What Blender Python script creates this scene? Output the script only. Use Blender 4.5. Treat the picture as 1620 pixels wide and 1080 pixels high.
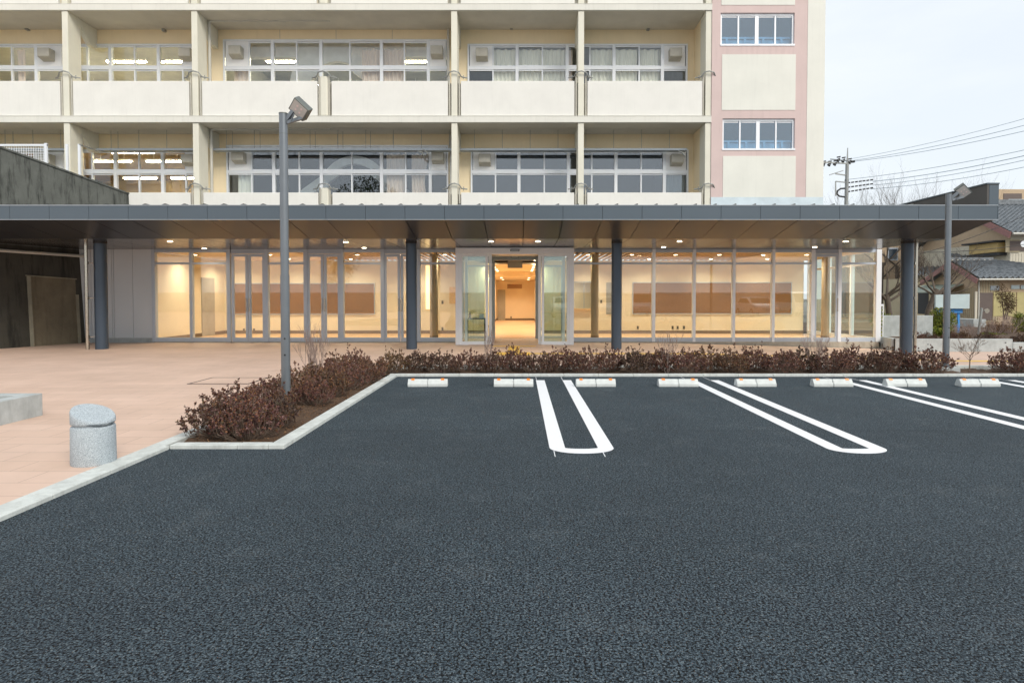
import bpy, math, random
from mathutils import Vector, Matrix
R = math.radians
for o in list(bpy.data.objects): bpy.data.objects.remove(o)
SC = bpy.context.scene
COL = SC.collection

# ------------------------------------------------------------ camera, sky, sun, exposure
cam_d = bpy.data.cameras.new('camera'); cam = bpy.data.objects.new('camera', cam_d); COL.objects.link(cam)
PITCH = R(1.5); EYE = 1.34
cam.location = (0, 0, EYE); cam.rotation_euler = (R(90) - PITCH, 0, 0)
cam_d.sensor_width = 36; cam_d.lens = 36 * 1000 / 1620
cam_d.shift_x = -12 / 1620; cam_d.shift_y = -41.8 / 1620
cam_d.clip_start = 0.05; cam_d.clip_end = 3000
SC.camera = cam

SUN_EL, SUN_AZ = 38, 146      # azimuth: clockwise from +Y, so the light comes from behind the camera, from the right
world = bpy.data.worlds.new('World'); SC.world = world; world.use_nodes = True
nt = world.node_tree; nt.nodes.clear()
def wn(t, **k):
    n = nt.nodes.new(t)
    for a, b in k.items(): setattr(n, a, b)
    return n
sky = wn('ShaderNodeTexSky', sky_type='NISHITA', sun_disc=False, sun_elevation=R(SUN_EL), sun_rotation=R(SUN_AZ), air_density=1.0, dust_density=2.0, ozone_density=2.0)
bgs = wn('ShaderNodeBackground'); bgs.inputs['Strength'].default_value = 0.13
nt.links.new(sky.outputs[0], bgs.inputs['Color'])
# thin high cloud cover
tc = wn('ShaderNodeTexCoord'); mp = wn('ShaderNodeMapping'); mp.inputs['Scale'].default_value = (1.0, 1.0, 3.2)
nz = wn('ShaderNodeTexNoise'); nz.inputs['Scale'].default_value = 2.2; nz.inputs['Detail'].default_value = 6; nz.inputs['Roughness'].default_value = 0.55
cr = wn('ShaderNodeValToRGB'); cr.color_ramp.elements[0].position = 0.36; cr.color_ramp.elements[1].position = 0.62
cr.color_ramp.elements[0].color = (0.86, 0.86, 0.86, 1); cr.color_ramp.elements[1].color = (1, 1, 1, 1)
cl = wn('ShaderNodeBackground'); cl.inputs['Color'].default_value = (0.90, 0.955, 1.0, 1); cl.inputs['Strength'].default_value = 0.67
mx = wn('ShaderNodeMixShader'); ow = wn('ShaderNodeOutputWorld')
nt.links.new(tc.outputs['Generated'], mp.inputs['Vector']); nt.links.new(mp.outputs[0], nz.inputs['Vector'])
nt.links.new(nz.outputs['Fac'], cr.inputs['Fac']); nt.links.new(cr.outputs['Color'], mx.inputs['Fac'])
nt.links.new(bgs.outputs[0], mx.inputs[1]); nt.links.new(cl.outputs[0], mx.inputs[2]); nt.links.new(mx.outputs[0], ow.inputs['Surface'])

sl = bpy.data.lights.new('sun', 'SUN'); sl.energy = 1.6; sl.angle = R(25); sl.color = (1.0, 0.93, 0.82)
sun = bpy.data.objects.new('sun', sl); COL.objects.link(sun)
sd = Vector((math.sin(R(SUN_AZ)) * math.cos(R(SUN_EL)), math.cos(R(SUN_AZ)) * math.cos(R(SUN_EL)), math.sin(R(SUN_EL))))
sun.rotation_euler = sd.to_track_quat('Z', 'Y').to_euler()
SC.view_settings.view_transform = 'Standard'; SC.view_settings.look = 'None'
SC.view_settings.exposure = 0.64; SC.view_settings.gamma = 1.0
SC.render.engine = 'CYCLES'
SC.cycles.max_bounces = 8; SC.cycles.transparent_max_bounces = 24; SC.cycles.diffuse_bounces = 4
SC.cycles.glossy_bounces = 4; SC.cycles.transmission_bounces = 8
SC.cycles.sample_clamp_indirect = 4

# ------------------------------------------------------------ helpers
F = 1000.0
def at(px, py, Y):
    """metres (x, z) of what the photograph (1620 px wide) shows at px, py, standing Y metres away"""
    a = (px - 822) / F; b = (498.2 - py) / F
    cp, sp = math.cos(PITCH), math.sin(PITCH)
    t = Y / (cp + b * sp)
    return a * t, EYE + (-sp + b * cp) * t
def ax(px, Y): return at(px, 472, Y)[0]
def az(py, Y): return at(822, py, Y)[1]
def gy(py, z=0.0): return (EYE - z) * F / (py - 472)

def tag(o, label=None, cat=None, group=None, kind=None):
    if label: o['label'] = label
    if cat: o['category'] = cat
    if group: o['group'] = group
    if kind: o['kind'] = kind
    return o
def empty(name, loc=(0, 0, 0), label=None, cat=None, group=None):
    o = bpy.data.objects.new(name, None); COL.objects.link(o); o.location = loc; o.empty_display_size = 0.2
    return tag(o, label, cat, group)
def copy_tree(o, parent=None):
    c = o.copy(); COL.objects.link(c)
    if parent: c.parent = parent
    for ch in list(o.children): copy_tree(ch, c)
    return c
def off(o):
    v = Vector((0, 0, 0))
    while o is not None: v += o.location; o = o.parent
    return v

class MB:
    def __init__(s): s.v = []; s.f = []; s.sm = []
    def add(s, vs, fs, smooth=False):
        n = len(s.v); s.v += [tuple(p) for p in vs]
        s.f += [tuple(i + n for i in f) for f in fs]; s.sm += [smooth] * len(fs); return s
    def box(s, x0, x1, y0, y1, z0, z1):
        if x0 > x1: x0, x1 = x1, x0
        if y0 > y1: y0, y1 = y1, y0
        if z0 > z1: z0, z1 = z1, z0
        return s.add([(x0,y0,z0),(x1,y0,z0),(x1,y1,z0),(x0,y1,z0),(x0,y0,z1),(x1,y0,z1),(x1,y1,z1),(x0,y1,z1)],
                     [(0,3,2,1),(4,5,6,7),(0,1,5,4),(1,2,6,5),(2,3,7,6),(3,0,4,7)])
    def quad(s, a, b, c, d): return s.add([a, b, c, d], [(0,1,2,3)])
    def tube(s, pts, r, n=8, r2=None, caps=True, smooth=True):
        pts = [Vector(p) for p in pts]; k = len(pts); vs = []; fs = []
        up = Vector((0, 0, 1)); prev = None
        for i, p in enumerate(pts):
            d = (pts[min(i+1, k-1)] - pts[max(i-1, 0)]).normalized()
            if prev is None:
                a = d.cross(up)
                if a.length < 1e-3: a = d.cross(Vector((1, 0, 0)))
            else:
                a = prev - d * prev.dot(d)
                if a.length < 1e-4: a = d.cross(up)
            a.normalize(); b = d.cross(a); prev = a
            rr = r if r2 is None else r + (r2 - r) * i / max(1, k - 1)
            for j in range(n):
                t = 2 * math.pi * j / n; vs.append(p + a * math.cos(t) * rr + b * math.sin(t) * rr)
        for i in range(k - 1):
            for j in range(n): fs.append((i*n+j, i*n+(j+1)%n, (i+1)*n+(j+1)%n, (i+1)*n+j))
        s.add(vs, fs, smooth)
        if caps and n > 2:
            s.add(vs[:n], [tuple(range(n))[::-1]]); s.add(vs[-n:], [tuple(range(n))])
        return s
    def cyl(s, x, y, z0, z1, r, n=24, r2=None): return s.tube([(x, y, z0), (x, y, z1)], r, n, r2)
    def prism(s, poly, fn, a, b):
        """poly: 2-D outline; fn(u, v, w) -> point; extruded w from a to b"""
        n = len(poly); vs = [fn(u, v, a) for u, v in poly] + [fn(u, v, b) for u, v in poly]
        fs = [tuple(range(n))[::-1], tuple(range(n, 2*n))] + [(i, (i+1)%n, n+(i+1)%n, n+i) for i in range(n)]
        return s.add(vs, fs)
    def bar(s, p, q, w, h, upv=(0, 0, 1)):
        """box beam from p to q"""
        p, q = Vector(p), Vector(q); d = (q - p).normalized(); a = d.cross(Vector(upv))
        if a.length < 1e-4: a = d.cross(Vector((0, 1, 0)))
        a.normalize(); b = a.cross(d)
        vs = []
        for e in (p, q):
            for u, v in ((-1,-1),(1,-1),(1,1),(-1,1)): vs.append(e + a*u*w/2 + b*v*h/2)
        return s.add(vs, [(0,1,2,3),(7,6,5,4),(0,4,5,1),(1,5,6,2),(2,6,7,3),(3,7,4,0)])
    def build(s, name, m, parent=None, bevel=0, fix=True):
        me = bpy.data.meshes.new(name)
        o3 = off(parent) if parent else Vector((0, 0, 0))
        me.from_pydata([(x-o3.x, y-o3.y, z-o3.z) for x, y, z in s.v], [], s.f)
        me.materials.append(m)
        me.polygons.foreach_set('use_smooth', s.sm); me.update()
        if fix:
            import bmesh
            bm = bmesh.new(); bm.from_mesh(me); bmesh.ops.recalc_face_normals(bm, faces=bm.faces); bm.to_mesh(me); bm.free()
        o = bpy.data.objects.new(name, me); COL.objects.link(o)
        if parent: o.parent = parent
        if bevel:
            b = o.modifiers.new('bevel', 'BEVEL'); b.width = bevel; b.segments = 2; b.limit_method = 'ANGLE'; b.angle_limit = R(40)
        return o

# ------------------------------------------------------------ materials
def newmat(name):
    m = bpy.data.materials.new(name); m.use_nodes = True; t = m.node_tree
    b = t.nodes['Principled BSDF']; return m, t, b
def N(t, typ, **k):
    n = t.nodes.new(typ)
    for a, b in k.items():
        if a in n.inputs: n.inputs[a].default_value = b
        else: setattr(n, a, b)
    return n
def ramp(t, src, stops):
    r = N(t, 'ShaderNodeValToRGB'); e = r.color_ramp.elements
    while len(e) < len(stops): e.new(0.5)
    for x, (p, c) in zip(e, stops): x.position = p; x.color = (*c, 1) if len(c) == 3 else c
    t.links.new(src, r.inputs['Fac']); return r.outputs['Color']
def mul(c, k): return tuple(min(1, x * k) for x in c)
def mix(t, fac, a, b, bt='MIX'):
    n = N(t, 'ShaderNodeMix', data_type='RGBA', blend_type=bt)
    for sock, val in ((n.inputs[0], fac), (n.inputs[6], a), (n.inputs[7], b)):
        if hasattr(val, 'is_linked') or hasattr(val, 'links'): t.links.new(val, sock)
        elif isinstance(val, (int, float)): sock.default_value = val
        else: sock.default_value = (*val, 1)
    return n.outputs[2]
def bump(t, b, src, strength=0.2, dist=0.01):
    n = N(t, 'ShaderNodeBump', Strength=strength, Distance=dist); t.links.new(src, n.inputs['Height'])
    t.links.new(n.outputs[0], b.inputs['Normal'])
def pmat(name, c, rough=0.6, metal=0.0, var=0.12, scale=3.0, bmp=0.0, bscale=60, streak=0.0, spec=0.5, stretch=(1,1,1)):
    """paint / plaster / metal: base colour with soft mottling, optional vertical weather streaks and fine bump"""
    m, t, b = newmat(name)
    co = N(t, 'ShaderNodeTexCoord'); mpn = N(t, 'ShaderNodeMapping'); mpn.inputs['Scale'].default_value = stretch
    geo = N(t, 'ShaderNodeNewGeometry')
    t.links.new(geo.outputs['Position'], mpn.inputs['Vector'])
    n1 = N(t, 'ShaderNodeTexNoise', Scale=scale, Detail=6, Roughness=0.6); t.links.new(mpn.outputs[0], n1.inputs['Vector'])
    col = ramp(t, n1.outputs['Fac'], [(0.3, mul(c, 1 - var)), (0.7, mul(c, 1 + var * 0.5))])
    if streak:
        m2 = N(t, 'ShaderNodeMapping'); m2.inputs['Scale'].default_value = (5, 5, 0.35); t.links.new(geo.outputs['Position'], m2.inputs['Vector'])
        n2 = N(t, 'ShaderNodeTexNoise', Scale=2.0, Detail=5, Roughness=0.65); t.links.new(m2.outputs[0], n2.inputs['Vector'])
        f = ramp(t, n2.outputs['Fac'], [(0.52, (0, 0, 0)), (0.75, (streak,) * 3)])
        col = mix(t, f, col, mul(c, 0.45))
    t.links.new(col, b.inputs['Base Color'])
    b.inputs['Roughness'].default_value = rough; b.inputs['Metallic'].default_value = metal
    b.inputs['Specular IOR Level'].default_value = spec
    if bmp:
        n3 = N(t, 'ShaderNodeTexNoise', Scale=bscale, Detail=4); t.links.new(geo.outputs['Position'], n3.inputs['Vector'])
        bump(t, b, n3.outputs['Fac'], bmp, 0.004)
    return m
def emat(name, c, s):
    m, t, b = newmat(name); b.inputs['Base Color'].default_value = (0.8, 0.8, 0.8, 1)
    b.inputs['Emission Color'].default_value = (*c, 1); b.inputs['Emission Strength'].default_value = s; return m
def glass(name, tint, base=0.05, rough=0.0):
    m, t, b = newmat(name); t.nodes.remove(b)
    out = t.nodes['Material Output']
    tr = N(t, 'ShaderNodeBsdfTransparent'); tr.inputs[0].default_value = (*tint, 1)
    gl = N(t, 'ShaderNodeBsdfGlossy'); gl.inputs['Roughness'].default_value = rough; gl.inputs[0].default_value = (0.95, 0.97, 1, 1)
    lw = N(t, 'ShaderNodeLayerWeight', Blend=0.5)
    p = N(t, 'ShaderNodeMath', operation='POWER'); p.inputs[1].default_value = 4.0; t.links.new(lw.outputs['Facing'], p.inputs[0])
    ma = N(t, 'ShaderNodeMath', operation='MULTIPLY_ADD'); ma.inputs[1].default_value = 0.9; ma.inputs[2].default_value = base
    t.links.new(p.outputs[0], ma.inputs[0])
    mx_ = N(t, 'ShaderNodeMixShader'); t.links.new(ma.outputs[0], mx_.inputs[0])
    t.links.new(tr.outputs[0], mx_.inputs[1]); t.links.new(gl.outputs[0], mx_.inputs[2]); t.links.new(mx_.outputs[0], out.inputs['Surface'])
    return m

M = {}
# asphalt: coarse open-graded surface, stones with dark gaps between
def mk_asphalt():
    m, t, b = newmat('asphalt'); g = N(t, 'ShaderNodeNewGeometry')
    v = N(t, 'ShaderNodeTexVoronoi', Scale=125, Randomness=1.0); t.links.new(g.outputs['Position'], v.inputs['Vector'])
    n0 = N(t, 'ShaderNodeTexNoise', Scale=85, Detail=3); t.links.new(g.outputs['Position'], n0.inputs['Vector'])
    stone = ramp(t, v.outputs['Color'], [(0.0, (0.056, 0.085, 0.108)), (0.7, (0.106, 0.146, 0.174)), (1.0, (0.22, 0.26, 0.28))])
    gap = ramp(t, v.outputs['Distance'], [(0.35, (1, 1, 1)), (0.65, (0.30, 0.31, 0.34))])
    gap2 = ramp(t, n0.outputs['Fac'], [(0.43, (0.03, 0.035, 0.04)), (0.50, (1, 1, 1))])
    c = mix(t, 1.0, stone, gap, 'MULTIPLY'); c = mix(t, 1.0, c, gap2, 'MULTIPLY')
    n1 = N(t, 'ShaderNodeTexNoise', Scale=0.55, Detail=7, Roughness=0.62); t.links.new(g.outputs['Position'], n1.inputs['Vector'])
    big = ramp(t, n1.outputs['Fac'], [(0.35, (0.86, 0.86, 0.86)), (0.55, (1, 1, 1)), (0.75, (1.16, 1.14, 1.12))])
    c = mix(t, 1.0, c, big, 'MULTIPLY')
    n2 = N(t, 'ShaderNodeTexNoise', Scale=2.2, Detail=8, Roughness=0.7); t.links.new(g.outputs['Position'], n2.inputs['Vector'])
    dust = ramp(t, n2.outputs['Fac'], [(0.55, (0, 0, 0)), (0.80, (0.22, 0.22, 0.22))])
    c = mix(t, dust, c, (0.17, 0.18, 0.18))
    # paver seam across the lot
    sx = N(t, 'ShaderNodeSeparateXYZ'); t.links.new(g.outputs['Position'], sx.inputs[0])
    wv = N(t, 'ShaderNodeMath', operation='MULTIPLY_ADD'); t.links.new(n2.outputs['Fac'], wv.inputs[0]); wv.inputs[1].default_value = 0.05; t.links.new(sx.outputs['Y'], wv.inputs[2])
    d1 = N(t, 'ShaderNodeMath', operation='SUBTRACT'); t.links.new(wv.outputs[0], d1.inputs[0]); d1.inputs[1].default_value = 6.42
    d2 = N(t, 'ShaderNodeMath', operation='ABSOLUTE'); t.links.new(d1.outputs[0], d2.inputs[0])
    c = mix(t, 1.0, c, ramp(t, d2.outputs[0], [(0.0, (0.62, 0.62, 0.64)), (0.022, (1, 1, 1))]), 'MULTIPLY')
    d3 = N(t, 'ShaderNodeMath', operation='ADD'); t.links.new(d1.outputs[0], d3.inputs[0]); d3.inputs[1].default_value = 0.5
    c = mix(t, 1.0, c, ramp(t, d3.outputs[0], [(0.49, (0.94, 0.94, 0.94)), (0.51, (1.06, 1.06, 1.05))]), 'MULTIPLY')
    t.links.new(c, b.inputs['Base Color']); b.inputs['Roughness'].default_value = 0.75; b.inputs['Specular IOR Level'].default_value = 0.25
    h = N(t, 'ShaderNodeMath', operation='MULTIPLY_ADD'); t.links.new(v.outputs['Distance'], h.inputs[0]); h.inputs[1].default_value = -1.0
    t.links.new(n0.outputs['Fac'], h.inputs[2]); bump(t, b, h.outputs[0], 0.9, 0.006)
    return m
M['asphalt'] = mk_asphalt()
def mk_paving():
    m, t, b = newmat('paving_blocks'); g = N(t, 'ShaderNodeNewGeometry')
    br = N(t, 'ShaderNodeTexBrick', Scale=1.0)
    br.inputs['Color1'].default_value = (0.63, 0.455, 0.36, 1); br.inputs['Color2'].default_value = (0.67, 0.49, 0.395, 1)
    br.inputs['Mortar'].default_value = (0.36, 0.25, 0.20, 1); br.inputs['Mortar Size'].default_value = 0.0035
    br.inputs['Mortar Smooth'].default_value = 0.4
    br.inputs['Brick Width'].default_value = 0.60; br.inputs['Row Height'].default_value = 0.30; br.inputs['Bias'].default_value = 0.0
    t.links.new(g.outputs['Position'], br.inputs['Vector'])
    n1 = N(t, 'ShaderNodeTexNoise', Scale=0.8, Detail=8, Roughness=0.65); t.links.new(g.outputs['Position'], n1.inputs['Vector'])
    k = ramp(t, n1.outputs['Fac'], [(0.3, (0.86, 0.85, 0.84)), (0.7, (1.06, 1.06, 1.06))])
    c = mix(t, 1.0, br.outputs['Color'], k, 'MULTIPLY')
    n2 = N(t, 'ShaderNodeTexNoise', Scale=14, Detail=6, Roughness=0.7); t.links.new(g.outputs['Position'], n2.inputs['Vector'])
    d = ramp(t, n2.outputs['Fac'], [(0.62, (0, 0, 0)), (0.8, (0.4, 0.4, 0.4))]); c = mix(t, d, c, (0.30, 0.22, 0.17))
    t.links.new(c, b.inputs['Base Color']); b.inputs['Roughness'].default_value = 0.62
    n3 = N(t, 'ShaderNodeTexNoise', Scale=220, Detail=2); t.links.new(g.outputs['Position'], n3.inputs['Vector'])
    bump(t, b, n3.outputs['Fac'], 0.12, 0.003)
    return m
M['paving'] = mk_paving()
def mk_granite():
    m, t, b = newmat('washed_granite'); g = N(t, 'ShaderNodeNewGeometry')
    v = N(t, 'ShaderNodeTexVoronoi', Scale=300); t.links.new(g.outputs['Position'], v.inputs['Vector'])
    c = ramp(t, v.outputs['Color'], [(0.0, (0.14, 0.16, 0.18)), (0.35, (0.32, 0.37, 0.41)), (1.0, (0.60, 0.66, 0.69))])
    t.links.new(c, b.inputs['Base Color']); b.inputs['Roughness'].default_value = 0.7; bump(t, b, v.outputs['Distance'], 0.5, 0.002); return m
M['granite'] = mk_granite()
def mk_concrete(name, c, dark, amt=0.8, rough=0.85, scale=1.0):
    m, t, b = newmat(name); g = N(t, 'ShaderNodeNewGeometry')
    n1 = N(t, 'ShaderNodeTexNoise', Scale=2.4 * scale, Detail=9, Roughness=0.68); t.links.new(g.outputs['Position'], n1.inputs['Vector'])
    col = ramp(t, n1.outputs['Fac'], [(0.3, mul(c, 0.78)), (0.7, mul(c, 1.15))])
    mp_ = N(t, 'ShaderNodeMapping'); mp_.inputs['Scale'].default_value = (4, 4, 0.55); t.links.new(g.outputs['Position'], mp_.inputs['Vector'])
    n2 = N(t, 'ShaderNodeTexNoise', Scale=1.5 * scale, Detail=8, Roughness=0.7); t.links.new(mp_.outputs[0], n2.inputs['Vector'])
    f = ramp(t, n2.outputs['Fac'], [(0.50, (0, 0, 0)), (0.66, (amt,) * 3)]); col = mix(t, f, col, dark)
    n3 = N(t, 'ShaderNodeTexNoise', Scale=9 * scale, Detail=5, Roughness=0.6); t.links.new(g.outputs['Position'], n3.inputs['Vector'])
    f2 = ramp(t, n3.outputs['Fac'], [(0.68, (0, 0, 0)), (0.74, (0.35,) * 3)]); col = mix(t, f2, col, mul(c, 1.9))
    t.links.new(col, b.inputs['Base Color']); b.inputs['Roughness'].default_value = rough; bump(t, b, n3.outputs['Fac'], 0.25, 0.01); return m
M['old_concrete'] = mk_concrete('stained_old_concrete', (0.12, 0.128, 0.118), (0.02, 0.023, 0.02), 0.95)
M['old_dark'] = mk_concrete('blackened_concrete', (0.055, 0.052, 0.042), (0.014, 0.015, 0.012), 0.9)
M['patch'] = mk_concrete('mortar_patch', (0.17, 0.145, 0.10), (0.09, 0.075, 0.05), 0.5)
M['patch_rim'] = mk_concrete('mortar_rim', (0.26, 0.24, 0.18), (0.14, 0.13, 0.1), 0.5)
M['concrete'] = mk_concrete('light_concrete', (0.42, 0.45, 0.45), (0.26, 0.28, 0.28), 0.35, scale=2)
M['kerb'] = mk_concrete('kerb_concrete', (0.57, 0.60, 0.58), (0.36, 0.37, 0.35), 0.5, scale=2)
M['tan_concrete'] = mk_concrete('tan_plinth', (0.44, 0.40, 0.33), (0.3, 0.27, 0.22), 0.3, scale=2)
M['line'] = pmat('road_paint', (0.80, 0.82, 0.85), 0.6, var=0.06, scale=40, bmp=0.25, bscale=160)
M['stop'] = pmat('wheel_stop_concrete', (0.60, 0.63, 0.62), 0.8, var=0.12, scale=12, bmp=0.2)
M['orange'] = pmat('orange_reflector', (0.9, 0.24, 0.02), 0.25, var=0.02)
M['slab'] = pmat('slab_paint', (0.74, 0.73, 0.67), 0.75, var=0.06, scale=1.2, streak=0.14, bmp=0.08)
M['parapet'] = pmat('parapet_paint', (0.78, 0.77, 0.73), 0.75, var=0.05, scale=1.6, streak=0.08, bmp=0.08)
M['fin'] = pmat('column_paint', (0.74, 0.72, 0.62), 0.75, var=0.07, scale=1.5, streak=0.10, bmp=0.08)
M['soffit_b'] = pmat('balcony_ceiling', (0.64, 0.61, 0.54), 0.8, var=0.12, scale=1.0, bmp=0.08)
M['peach'] = pmat('balcony_wall', (0.90, 0.76, 0.52), 0.8, var=0.06, scale=1.0, streak=0.08, bmp=0.08)
M['pink'] = pmat('pink_tile_paint', (0.64, 0.505, 0.485), 0.75, var=0.06, scale=1.4, streak=0.16, bmp=0.08)
M['cream'] = pmat('tower_cream', (0.76, 0.76, 0.70), 0.75, var=0.05, scale=1.2, streak=0.07, bmp=0.08)
M['paleblue'] = pmat('pale_blue_base', (0.62, 0.72, 0.78), 0.7)
M['alu'] = pmat('aluminium_white', (0.48, 0.54, 0.62), 0.4, metal=0.15, var=0.04)
M['alu_bright'] = pmat('aluminium_bright', (0.80, 0.83, 0.87), 0.38, metal=0.1, var=0.04)
M['alu_d'] = pmat('aluminium_grey', (0.36, 0.40, 0.44), 0.4, metal=0.35, var=0.04)
M['panel'] = pmat('white_vent_panel', (0.90, 0.91, 0.92), 0.5, var=0.04)
M['hood'] = pmat('vent_hood_paint', (0.50, 0.48, 0.42), 0.6, var=0.1, scale=6)
M['pipe'] = pmat('grey_pvc_pipe', (0.56, 0.55, 0.50), 0.5, var=0.08)
M['rail'] = pmat('galvanised_rail', (0.34, 0.35, 0.34), 0.45, metal=0.5, var=0.1)
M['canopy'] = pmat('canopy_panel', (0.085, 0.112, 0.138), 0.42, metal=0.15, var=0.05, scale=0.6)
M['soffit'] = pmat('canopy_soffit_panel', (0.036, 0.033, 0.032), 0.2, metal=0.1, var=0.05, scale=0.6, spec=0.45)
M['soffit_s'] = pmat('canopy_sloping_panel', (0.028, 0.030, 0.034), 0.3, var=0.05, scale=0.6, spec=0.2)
M['roof_m'] = pmat('canopy_roof_sheet', (0.09, 0.095, 0.09), 0.5, metal=0.4, var=0.1)
M['upstand'] = pmat('upstand_inner', (0.095, 0.09, 0.085), 0.6, var=0.1, scale=2)
M['joint'] = pmat('dark_joint', (0.02, 0.021, 0.023), 0.6)
M['column'] = pmat('column_blue_grey', (0.055, 0.078, 0.110), 0.33, metal=0.2, var=0.05)
M['steel'] = pmat('stainless_pipe', (0.55, 0.50, 0.42), 0.22, metal=0.95, var=0.05)
M['lamp'] = pmat('lamp_post_grey', (0.20, 0.22, 0.24), 0.36, metal=0.5, var=0.06, scale=8)
M['lamp_d'] = pmat('lamp_housing', (0.16, 0.175, 0.165), 0.45, metal=0.4)
M['lens'] = pmat('lamp_glass', (0.50, 0.47, 0.44), 0.12, spec=0.8)
M['wpanel'] = pmat('grey_white_wall_panel', (0.62, 0.66, 0.70), 0.5, var=0.04, scale=0.8)
M['iwall'] = pmat('interior_wall', (0.80, 0.70, 0.52), 0.8, var=0.03)
M['iwall2'] = pmat('corridor_wall', (0.86, 0.70, 0.48), 0.8, var=0.03)
M['ifloor'] = pmat('wood_floor', (0.62, 0.40, 0.22), 0.35, var=0.12, scale=2, stretch=(6, 1, 1))
M['iceil'] = pmat('interior_ceiling', (0.70, 0.55, 0.34), 0.8, var=0.04)
M['louvre'] = pmat('wood_louvre', (0.72, 0.48, 0.22), 0.5, var=0.2, scale=3, stretch=(8, 1, 8))
M['louvre_bg'] = pmat('ceiling_void', (0.05, 0.03, 0.012), 0.8)
M['base'] = pmat('baseboard', (0.20, 0.14, 0.09), 0.6)
M['board'] = pmat('brown_notice_board', (0.25, 0.13, 0.05), 0.7, var=0.06, scale=5)
M['idoor'] = pmat('interior_door', (0.42, 0.38, 0.31), 0.5)
M['icol'] = pmat('interior_column', (0.44, 0.35, 0.24), 0.5, var=0.03)
M['grey'] = pmat('mid_grey', (0.34, 0.33, 0.30), 0.6)
M['plate'] = pmat('socket_plate', (0.12, 0.11, 0.09), 0.5)
M['black'] = pmat('black_metal', (0.02, 0.022, 0.025), 0.45)
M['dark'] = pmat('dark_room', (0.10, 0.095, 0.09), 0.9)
M['room_c'] = pmat('grey_classroom_wall', (0.34, 0.35, 0.34), 0.85)
M['room_b'] = pmat('tan_classroom_wall', (0.36, 0.26, 0.13), 0.85)
M['room'] = pmat('classroom_wall', (0.70, 0.68, 0.60), 0.85)
M['brace'] = pmat('white_steel_brace', (0.9, 0.89, 0.86), 0.5)
M['glass'] = glass('shopfront_glass', (0.96, 0.98, 0.96), 0.08)
M['glass_g'] = glass('green_edge_glass', (0.92, 0.97, 0.94), 0.09)
M['glass_u'] = glass('classroom_glass', (0.96, 0.98, 0.98), 0.06)
M['glass_t'] = glass('sky_tinted_glass', (0.66, 0.82, 0.92), 0.17)  # blue of the reflected sky put into the pane tint
M['glass_r'] = glass('reflective_glass', (0.60, 0.66, 0.70), 0.16)
M['tube'] = emat('fluorescent_tube', (1.0, 0.84, 0.52), 65)
M['down'] = emat('downlight_lens', (1.0, 0.84, 0.58), 14)
M['lit'] = emat('lit_window', (1.0, 0.62, 0.22), 1.2)
M['curtain'] = pmat('curtain_cloth', (0.90, 0.86, 0.74), 0.9, var=0.05)
M['curtain_p'] = pmat('pink_curtain', (0.80, 0.64, 0.52), 0.9, var=0.05)
M['soil'] = mk_concrete('soil', (0.085, 0.048, 0.026), (0.03, 0.018, 0.01), 0.6, scale=6)
M['ground'] = mk_concrete('bare_ground', (0.20, 0.19, 0.165), (0.12, 0.12, 0.1), 0.5)
M['tactile'] = pmat('tactile_yellow', (0.78, 0.50, 0.10), 0.6, var=0.05, bmp=0.4, bscale=30)
def leafmat(name, cols, rough=0.5):
    m, t, b = newmat(name); g = N(t, 'ShaderNodeNewGeometry'); st = [(i / (len(cols) - 1), c) for i, c in enumerate(cols)]
    c = ramp(t, g.outputs['Random Per Island'], st); oi = N(t, 'ShaderNodeObjectInfo')
    c = mix(t, 1.0, c, ramp(t, oi.outputs['Random'], [(0.0, (0.75, 0.80, 0.72)), (0.3, (1.1, 0.95, 0.9)), (0.6, (1.35, 1.15, 1.15)), (0.8, (1.2, 1.25, 0.85)), (1.0, (1.6, 1.35, 1.25))]), 'MULTIPLY'); t.links.new(c, b.inputs['Base Color']); b.inputs['Roughness'].default_value = rough
    b.inputs['Specular IOR Level'].default_value = 0.3
    return m
M['azalea'] = leafmat('red_brown_leaves', [(0.055, 0.024, 0.024), (0.115, 0.054, 0.050), (0.042, 0.020, 0.024), (0.15, 0.080, 0.055), (0.13, 0.080, 0.082), (0.22, 0.105, 0.045), (0.075, 0.066, 0.032), (0.20, 0.14, 0.135)])
M['green'] = leafmat('green_leaves', [(0.05, 0.085, 0.015), (0.10, 0.15, 0.02), (0.18, 0.20, 0.02), (0.035, 0.06, 0.012)])
M['evergreen'] = leafmat('dark_evergreen_leaves', [(0.015, 0.03, 0.01), (0.03, 0.05, 0.015), (0.02, 0.035, 0.012)])
M['litter'] = leafmat('dry_leaf_litter', [(0.10, 0.055, 0.025), (0.17, 0.10, 0.05), (0.06, 0.03, 0.015), (0.25, 0.17, 0.09)])
M['twig'] = pmat('twig_bark', (0.20, 0.145, 0.11), 0.8, var=0.2, scale=20)
M['twig_g'] = pmat('grey_twig_bark', (0.33, 0.25, 0.22), 0.8, var=0.2, scale=20)
M['bark'] = pmat('tree_bark', (0.12, 0.095, 0.075), 0.9, var=0.3, scale=12, bmp=0.3)

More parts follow.
